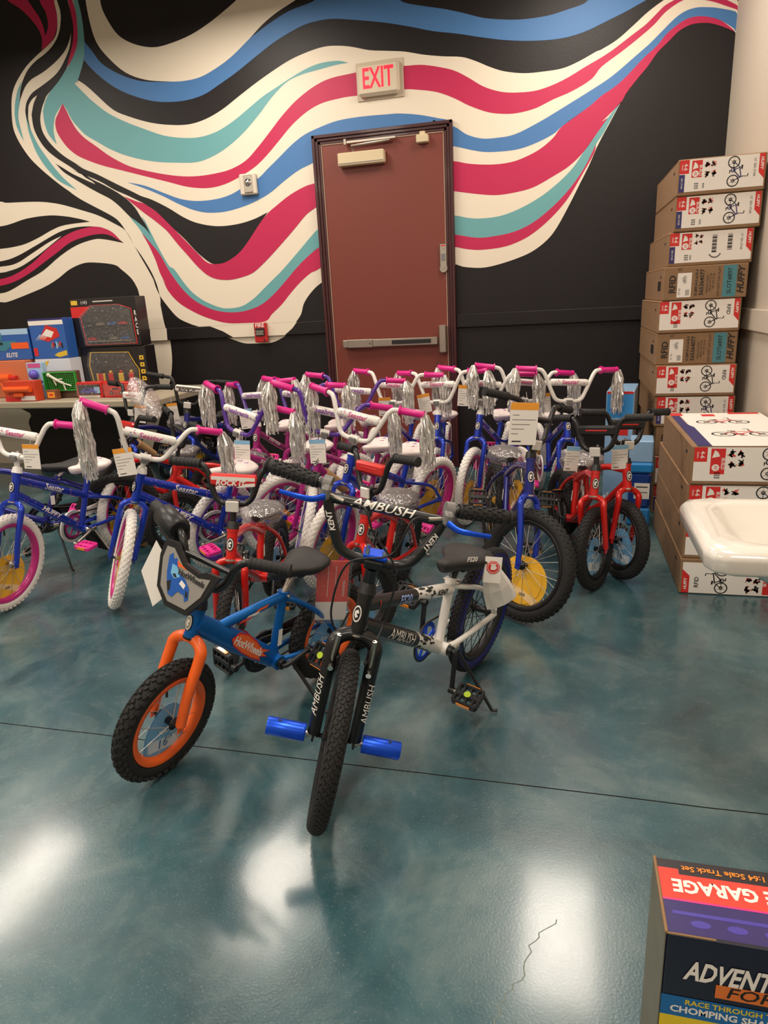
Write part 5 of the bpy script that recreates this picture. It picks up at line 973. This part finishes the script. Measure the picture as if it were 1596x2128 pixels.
        for s in(-1,1):
            f=MB().tube([(wb,s*.072,R),(wb,s*.074,R),(wb,s*.168,R),(wb,s*.17,R)],lambda t:.0225 if .005<t<.995 else .0215,blueal,24)
            for k in range(14): f.tube([(wb,s*(.078+k*.0035),R),(wb,s*(.0795+k*.0035),R)],.0229,blueal,24,caps=False)
            f.cyl((wb+.0,s*.14,R+.0222),(wb,s*.14,R+.0232),.004,ink,8); f.cyl((wb,s*.045,R),(wb,s*.074,R),.006,steel,8); f.cyl((wb,s*.054,R),(wb,s*.062,R),.011,steel,6)
            obj('axle_peg',f,root,SM,label='blue anodised axle peg')
    # wheels
    wide=.014 if not hot else .017
    for nm,M in(('front_wheel',SM@Tr(wb,0,R)),('rear_wheel',B0@Tr(0,0,R))):
        wo=obj(nm,lambda:rim_mb(R,tw,st['rim'],wide),root,M,key=('rim',style))
        side=darkblue if (amb and nm=='rear_wheel') else None
        obj('tire',lambda:tire_mb(R,tw,st['tst'],st['tire'],side),wo,key=('tire',R,st['tst'],st['tire'].name,bool(side)))
        obj('hub',lambda:hub_mb(blackpl if st['bar'] is blackp else steel),wo,key=('hub',st['bar'] is blackp))
        obj('spokes',lambda:spokes_mb(R,tw,wide,28 if not hot else 16,st['spk'] if not amb else blackpl),wo,key=('spk',style))
        obj('valve',lambda:MB().cyl((0,0,(R-2*tw-.003-wide)),(0,0,(R-2*tw-.032-wide)),.0035,blackpl,8),wo,key=('valve',style))
        if st['disc'] and not('nodisc' in opts and nm=='rear_wheel'): obj('size_card',lambda:disc_mb(R,st['disc']),wo,Ry(-.15 if nm=='front_wheel' else -.5),key=('disc',R,st['disc']),label='round wheel size card')
    # saddle + post
    sd=P3(*g['seat']); dirp=(stt-bb).normalized()
    sp=obj('seat_post',lambda:(lambda mb:(mb.tube([stt-dirp*.01,V(sd.x+.008,0,sd.z-.035)],.0115,steel if st['bk']!='bmx' else blackpl,12),mb.cyl(stt+V(0,-.024,-.006),stt+V(0,.028,-.006),.006,steel,8),mb.tube([stt-dirp*.012,stt+dirp*.004],.019,fcol if not amb else whitep,14))[0])(MB()),root,B0,key=('post',style,fcol.name))
    L_=.235 if R>.2 else .21; W_=.17 if R>.2 else .155
    tilt=-.12 if amb else 0
    so=obj('saddle',lambda:saddle_mb(L_,W_,st['seat'],'swirl' if st['seat'] is seatw else ('fs' if amb else None)),root,B0@Tr(sd.x+.012,0,sd.z+.0)@Ry(tilt),key=('saddle',style))
    if 'barbag' in opts: obj('plastic_wrap',lambda:wrap_mb(.26,.16,1),hbar,Tr(cl.x-.01,.12,cl.z+.10)@Rz(PI/2)@Ry(.9),label='clear plastic bag over the handlebar')
    if 'sleeve' in opts: obj('cardboard_sleeve',lambda:MB().tube([lerp(lerp(hb,ht,.25),bb,.12),lerp(lerp(hb,ht,.25),bb,.5)],.027,mat('tan card tube',(190,150,104),.7),14),root,B0,label='tan cardboard tube round the frame')
    if 'wrap' in opts: obj('plastic_wrap',lambda:wrap_mb(L_,W_,seed%3),so,key=('wrap',L_,seed%3),label='clear plastic bag over the saddle')
    # cranks
    cl_=.125 if R>.2 else .10
    cranks=[]
    for s in(1,-1):
        a=crank+(PI if s<0 else 0); end=bb+V(math.cos(a)*cl_,s*.068,-math.sin(a)*cl_)
        f=MB().tube([bb+V(0,s*.04,0),bb+V(0,s*.055,0),bb+V(math.cos(a)*.02,s*.062,-math.sin(a)*.02),end],.0078,st['crk'],10,n=3); f.cyl(end-V(0,s*.008,0),end+V(0,s*.008,0),.0115,st['crk'],12); f.cyl(bb+V(0,s*.036,0),bb+V(0,s*.05,0),.016,chrome if st['crk'] is steel else blackpl,14)
        obj('crank_arm',f,root,B0)
        M=B0@Tr(*end)@(Matrix.Scale(-1,4,(0,1,0)) if s<0 else Matrix.Identity(4))@Tr(0,.006,0)@Ry(a*.25 if not amb else .35)
        obj('pedal',lambda:pedal_mb(st['ped']),root,M,key=('pedal',st['ped'].name))
        if (amb or hot) and s>0: obj('sticker',lambda:MB().cyl((0,.05,.011),(0,.05,.0125),.011,lime,14),root,M,key='psticker',label='lime green dot on the pedal')
    def ring():
        mb=MB(); rr=.062 if R>.2 else .052; m_=st['ring']; n=32; y=-.045
        vs=[];fs=[]
        for k in range(n*2):
            a=2*PI*k/(2*n); r1=rr+(.0035 if k%2 else 0); vs+= [(bb.x+r1*math.cos(a),y,bb.z+r1*math.sin(a)),(bb.x+rr*.8*math.cos(a),y,bb.z+rr*.8*math.sin(a)),(bb.x+r1*math.cos(a),y-.003,bb.z+r1*math.sin(a)),(bb.x+rr*.8*math.cos(a),y-.003,bb.z+rr*.8*math.sin(a))]
        N=2*n
        for k in range(N):
            a,c=4*k,4*((k+1)%N)
            fs+= [(a,a+1,c+1,c),(a+2,c+2,c+3,a+3),(a,c,c+2,a+2),(a+1,a+3,c+3,c+1)]
        mb.add(vs,fs,m_)
        for k in range(5): a=k*2*PI/5+.3; mb.tube([bb+V(0,y-.0015,0),bb+V(rr*.85*math.cos(a),y-.0015,rr*.85*math.sin(a))],.0045,m_,6)
        return mb
    obj('chainring',ring,root,B0,key=('ring',style))
    def chain():
        mb=MB(); rr=.062 if R>.2 else .052; y=-.0465; P=[]
        for k in range(13): a=-PI/2+PI*k/12; P.append((bb.x+(rr+.004)*math.cos(a),y,bb.z+(rr+.004)*math.sin(a)))
        for k in range(9): a=PI/2+PI*k/8; P.append((.028*math.cos(a),y,R+.028*math.sin(a)))
        P.append(P[0]); mb.tube(P,.0035,mat('chain steel',(70,66,62),.4,.8),5,caps=False); mb.cyl((0,y-.002,R),(0,y+.002,R),.026,steel,16); return mb
    obj('chain',chain,root,B0,key=('chain',style))
    if st['guard']:
        def gd():
            mb=MB(); rr=.085 if R>.2 else .074; y=-.058; n=26; out=[];inn=[]
            for k in range(n):
                a=2*PI*k/n; out.append((bb.x+rr*math.cos(a),bb.z+rr*math.sin(a))); inn.append((bb.x+(rr-.016)*math.cos(a),bb.z+(rr-.016)*math.sin(a)))
            vs=[(x,y,z) for x,z in out]+[(x,y,z) for x,z in inn]+[(x,y+.008,z) for x,z in out]+[(x,y+.008,z) for x,z in inn]
            fs=[]
            for k in range(n):
                k2=(k+1)%n; fs+= [(k,k2,n+k2,n+k),(2*n+k,3*n+k,3*n+k2,2*n+k2),(k,2*n+k,2*n+k2,k2),(n+k,n+k2,3*n+k2,3*n+k)]
            mb.add(vs,fs,st['guard'])
            mb.box(((bb.x+.03)/2,y+.004,(bb.z+R)/2+.048),(bb.x-.04,.008,.05),st['guard'],.003); return mb
        obj('chain_guard',gd,root,B0,key=('guard',style))
    # kickstand (left side), foot on the floor
    k0=V(bb.x-.045,.038,bb.z-.01); yk=.175; tl=math.tan(lean)
    f=MB().tube([k0,k0+V(-.006,.012,-.02),V(bb.x-.075,yk,yk*tl+.006),V(bb.x-.080,yk+.016,(yk+.016)*tl+.007)],.0058,steel if st['bar'] is whitep else blackpl,8,n=1); f.box(k0+V(0,-.01,0),(.03,.04,.02),steel,.003)
    obj('kickstand',f,root,B0)
    for (y,dx,dz,rz_,hh,band) in tags:
        M=SM@Tr(cl.x+.028+dx,y,cl.z+dz)
        # hang straight down
        z_=(root.matrix_world.to_3x3()@SM.to_3x3()).inverted()@V(0,0,1); x_=(root.matrix_world.to_3x3()@SM.to_3x3()).inverted()@V(.99,.12,0); x_=(x_-z_*x_.dot(z_)).normalized(); y2=z_.normalized().cross(x_)
        Q=Matrix.Identity(4); p=M.translation
        for i in range(3): Q[i][0]=x_[i];Q[i][1]=y2[i];Q[i][2]=z_.normalized()[i]
        Q=Matrix.Translation(V(cl.x+.028+dx,y,cl.z+dz))@Q@Rz(rz_)@Ry(.08*((seed*3)%5-2))
        obj('hang_tag',lambda:tag_mb(band,True,.072*hh,.108*hh),root,SM@Q,key=('tag',band.name,hh),label='white paper price tag')
    return root,B0,SM,g,hbar
O_=orangeband;B_=blueband
G1='blue girls bicycles with magenta grips'; G2='magenta girls bicycles with purple handlebars'; G3='small red boys bicycles'; G4='blue boys bicycles with black handlebars'
bicycle('blue girls bicycle at far left edge, white bars running off the frame','sea',-2.4304,2.4788,-1.619,.0451,.1363,G1,crank=.25,tags=((.10,0,.075,.1,1.0,O_),),seed=1)
bicycle('blue girls bicycle at left, white front wheel turned towards the camera','sea',-1.8614,2.5979,-2.1399,1.1479,.2136,G1,crank=.1,tags=((-.10,-.03,.02,.2,1.1,O_),),seed=2)
bicycle('blue girls bicycle in the middle, behind the big black handlebar with blue levers','sea',-.9945,2.9117,-1.973,.155,.1641,G1,crank=2.6,seed=3)
bicycle('blue girls bicycle in the back row, leftmost before the brown door','sea',-1.0202,3.9295,-1.6293,-.1554,.0906,G1,crank=.8,tags=((-.045,0,.03,0,1.0,O_),),seed=4)
bicycle('blue girls bicycle in the back row, standing at the right edge of the brown door','sea',-.7374,3.9022,-1.5,-.40,.0775,G1,crank=1.2,tags=((-.08,0,.05,.1,1.0,O_),),seed=5)
bicycle('blue girls bicycle in the back row, white front wheel clear just right of the door','sea',-.4892,3.9096,-1.7629,-.0063,.0734,G1,crank=-.3,tags=((-.09,0,.09,0,1.1,O_),),seed=6)
bicycle('blue girls bicycle in the back row, behind the blue bicycle with the big tag','sea',-.2589,3.9169,-1.4268,.2449,.0754,G1,crank=.8,tags=((.1,0,.05,0,1.0,O_),),seed=7)
bicycle('blue girls bicycle in the back row, rightmost beside the cartons','sea',.015,3.86,-1.3407,.15,.0332,G1,crank=.4,seed=8)
bicycle('magenta bicycle with purple bars right behind the saddle of the left blue bicycle','violet',-1.6146,3.0791,-2.15,.25,.1478,G2,crank=.2,tags=((.05,0,-.02,.1,1.05,B_),),seed=1)
bicycle('magenta bicycle with purple bars, farthest left against the black wall','violet',-1.7077,3.5807,-1.5694,-.4534,.048,G2,crank=.7,tags=((-.06,0,.03,.1,1.05,B_),),seed=2)
bicycle('magenta bicycle with purple bars, back row left of the door frame','violet',-1.4887,3.5874,-1.7704,-.1126,.087,G2,crank=.9,seed=3)
bicycle('magenta bicycle with purple bars, hard against the middle blue girls bicycle','violet',-1.16,3.03,-1.97,.75,.1188,G2,crank=.3,tags=((-.03,0,-.03,0,1.05,B_),),seed=4,opts=('nodisc','sleeve'))
bicycle('magenta bicycle with purple bars directly in front of the brown door','violet',-1.22,3.72,-1.5,.0,.0973,G2,crank=1.0,seed=5)
rk=(redink,paper,paper,'ROCK-IT')
bicycle('small red bicycle with a lettered red and white bar pad','red16',-1.1602,2.0897,-1.421,.0971,.0798,G3,crank=.9,opts=('wrap',),pad=(redink,paper,paper,'ROCK IT'),seed=1)
bicycle('small red bicycle with a plain red bar pad behind the big black handlebar','red16',-.7804,2.3217,-1.6771,-.5654,.1799,G3,crank=.6,opts=('wrap',),pad=(redf,redink,paper,None),seed=2)
bicycle('small red bicycle at right with a light blue card in its front wheel','red16',.0962,2.9904,-1.4243,-.60,.1084,G3,crank=.7,opts=('wrap',),pad=(ink,redink,paper,None),tags=((-.09,0,.02,.5,1.0,B_),),seed=3)
bicycle('small red bicycle nearest the cartons, black tyre turned to the right','red16',.2636,3.1213,-1.15,.13,.0515,G3,crank=.7,opts=('wrap','nodisc'),pad=(ink,redink,paper,None),tags=((-.05,0,.0,.2,1.0,B_),),seed=4)
bicycle('blue bicycle with black bars and an orange topped tag, big black front wheel','blue20',-.1771,2.7211,-1.3316,.6955,.106,G4,crank=.8,opts=('wrap',),tags=((-.15,0,.15,.2,1.5,O_),),seed=1)
bicycle('dark blue bicycle with a lettered white bar pad against the black wall','blue20',-2.4064,3.9992,-1.5648,.3781,.0739,G4,crank=.8,pad=(paper,steel,ink,'ROCK-IT'),tags=((-.1,0,.0,0,1.0,O_),),seed=2)
bicycle('dark blue bicycle with plastic wrapped bars under the toy table corner','blue20',-2.6311,3.72,-1.65,-.2,.0935,G4,crank=.8,opts=('wrap','barbag','sleeve'),pad=(paper,redink,ink,None),tags=((.1,0,.05,0,1.0,O_),),seed=3)
bicycle('dark blue bicycle behind the far left girls bicycle, black chainring showing','blue20',-2.915,2.655,-2.4,.0,.1246,G4,crank=.8,opts=('nodisc',),seed=4)
bicycle('red bicycle behind the left blue girls bicycle, red fork over a black tyre','red16',-1.99,3.17,-2.3,.1,.11,G3,crank=.5,opts=('wrap','nodisc'),seed=5)
bicycle('red bicycle with a red bar pad beside the toy table','red16',-2.36,3.25,-1.9,-.1,.0776,G3,crank=.5,opts=('wrap','nodisc'),pad=(redf,redink,paper,None),seed=6)
# front pair
A=bicycle('bright blue bicycle with orange fork and rims and a number plate','hot',-1.0279,1.5683,-2.0142,.1726,.1775,None,crank=3.4,seed=0)
B=bicycle('black and white bicycle with blue axle pegs, nearest the camera','amb',-.5199,1.4872,-1.8996,.5644,.1308,None,crank=1.45,seed=0)
root,B0,SM,g,hbar=A
cl=P3(*g['cl'])
def plate():
    mb=MB(); o=[(-.092,.085),(-.098,.04),(-.082,-.045),(-.040,-.085),(.035,-.085),(.080,-.025),(.1,.03),(.112,.05),(.065,.048),(.045,.036),(-.01,.046),(-.055,.088)]
    mb.poly(o,.014,blackpl); return mb
PM=SM@basis((cl.x+.050,-.015,cl.z+.030),(0,1,0),(-.35,0,1))
pl_=obj('number_plate',plate,root,PM,label='black angular handlebar number plate')
mb=MB(); mb.poly([(-.080,.070),(-.085,.036),(-.070,-.038),(-.034,-.070),(.030,-.070),(.068,-.02),(.084,.034),(.045,.024),(-.01,.034),(-.055,.072)],.001,mat('grey plate print',(150,146,140),.4),Tr(0,0,.0142))
cb=mat('plate car blue',(20,90,180),.3,coat=.4); cb2=mat('plate car light blue',(120,190,230),.3,coat=.4); M=Tr(0,0,.0156)
M=M@Tr(-.004,.006,0)@Matrix.Scale(.86,4); mb.poly([(-.070,.05),(-.058,.062),(-.050,.045),(-.038,.052),(-.02,.012),(.012,.0),(.035,-.022),(.042,-.055),(.030,-.066),(.022,-.048),(-.005,-.045),(-.022,-.070),(-.04,-.066),(-.055,-.03),(-.064,.0)],.001,cb,M)
mb.poly([(-.05,.03),(-.03,.028),(-.01,.0),(-.03,-.012),(-.048,.0)],.0014,cb2,M); mb.poly([(-.0,-.006),(.02,-.016),(.016,-.03),(-.006,-.02)],.0014,paper,M)
mb.poly([(-.055,-.03),(-.04,-.02),(-.035,-.05),(-.042,-.06)],.0015,ink,M); mb.poly([(.025,-.03),(.034,-.035),(.038,-.052),(.028,-.05)],.0015,ink,M); mb.poly([(-.04,.0),(-.03,.005),(-.02,-.005),(-.03,-.008)],.0016,ink,M)
text(mb,'HotWheels',.026,ink,M@Tr(.034,.012,.002)@Rz(-.06),bold=.03,sx=.88); mb.poly([(-.035,.046),(-.01,.036),(.01,.030),(-.02,.030),(-.03,.026)],.0006,orange,M)
obj('printed_face',mb,pl_,label='grey plate print with a blue racing car')
e=V(*bar_pts(g,-1,'boy')[-1]); i_=V(*bar_pts(g,-1,'boy')[-2]); dd=(e-i_).normalized(); Mr=basis(e-dd*.045,dd,(0,0,1))
f=MB().tube([(-.055,0,0),(-.05,0,0),(.05,0,0),(.06,0,0)],lambda t:.034 if .05<t<.9 else .026,blackpl,14,M=Mr); f.box((-.01,-.02,.005),(.09,.06,.062),blackpl,.012,M=Mr); f.box((-.01,-.052,.008),(.05,.006,.036),mat('smoky window',(96,98,92),.2,coat=.5),.003,M=Mr); f.tube([(.055,0,0),(.10,0,.0),(.12,0,.0)],.017,grip_b,14,M=Mr)
for k in range(3): f.box((-.03+.02*k,0,.036),(.008,.03,.004),greypl,.001,M=Mr)
obj('rev_grip',f,hbar,label='bulky black toy throttle grip')
f=MB().poly([(-.035,.10),(.01,.07),(.028,-.05),(-.005,-.09),(-.075,-.01)],.0008,paper); obj('paper_tag',f,root,SM@basis((cl.x+.035,-.135,cl.z-.02),(.1,1,0),(-.2,0,1)),label='folded blank white paper tag')
f=MB().box((0,0,-.075),(.082,.002,.15),redcard); rect(f,basis((0,.0012,0),(-1,0,0),(0,0,1)),-.041,-.17,.041,-.12,paper,0); f.box((0,0,-.16),(.082,.002,.03),paper)
for k in range(2): f.box((.012-.02*k,.0014,-.06),(.0012,.0006,.09),paper)
text(f,'WARNING',.010,paper,basis((-.03,.0016,-.08),(0,0,1),(1,0,0)))
hc=obj('hang_card',f,root,B0@Tr(g['seat'][0]-.095,.065,g['seat'][1]-.018)@Rz(-.72)@Matrix.Scale(1.25,4),label='red and white instruction card')
f=MB().add([(-.048,0,0),(.048,0,0),(.05,.004,-.19),(-.046,-.004,-.19)],[(0,1,2,3)],windowm); obj('clear_sleeve',f,hc,Tr(0,.006,.006))
root,B0,SM,g,hbar=B
f=MB(); n=10
secs=[(0,.018,.010),(.03,.034,.018),(.09,.050,.024),(.155,.058,.020)]; vs=[];fs=[]
for z,a,b_ in secs:
    for k in range(8): t=2*PI*k/8; vs.append((a*math.cos(t)-.1*z,b_*math.sin(t),-z))
for i in range(3):
    for k in range(8): fs.append((i*8+k,i*8+(k+1)%8,(i+1)*8+(k+1)%8,(i+1)*8+k))
f.add(vs,fs,paper); sx0,sz0=g['seat']
hp=obj('paper_sleeve',f,root,B0@Tr(sx0-.075,.065,sz0-.055)@Rz(-.6)@Ry(.35),label='white paper sleeve hanging behind the saddle')
oc=lambda r:[(r*math.cos(PI/8+PI/4*k),r*math.sin(PI/8+PI/4*k)) for k in range(8)]
f=MB().box((0,0,-.004),(.052,.082,.0012),paper); f.poly(oc(.021),.001,redink,Tr(0,.008,-.003)); f.poly(oc(.018),.0012,paper,Tr(0,.008,-.003)); f.poly(oc(.0165),.0014,redink,Tr(0,.008,-.003))
for k in range(4): f.box((-.0055+.0037*k,.015,-.0012),(.003,.010,.0012),paper)
f.box((0,.006,-.0012),(.0145,.010,.0012),paper); f.box((.009,.008,-.0012),(.003,.008,.0012),paper)
obj('warning_tag',f,root,B0@basis((sx0-.030,.098,sz0-.045),(-.5,.86,0),(-.15,-.1,1)),label='white tag with a red octagon and palm')
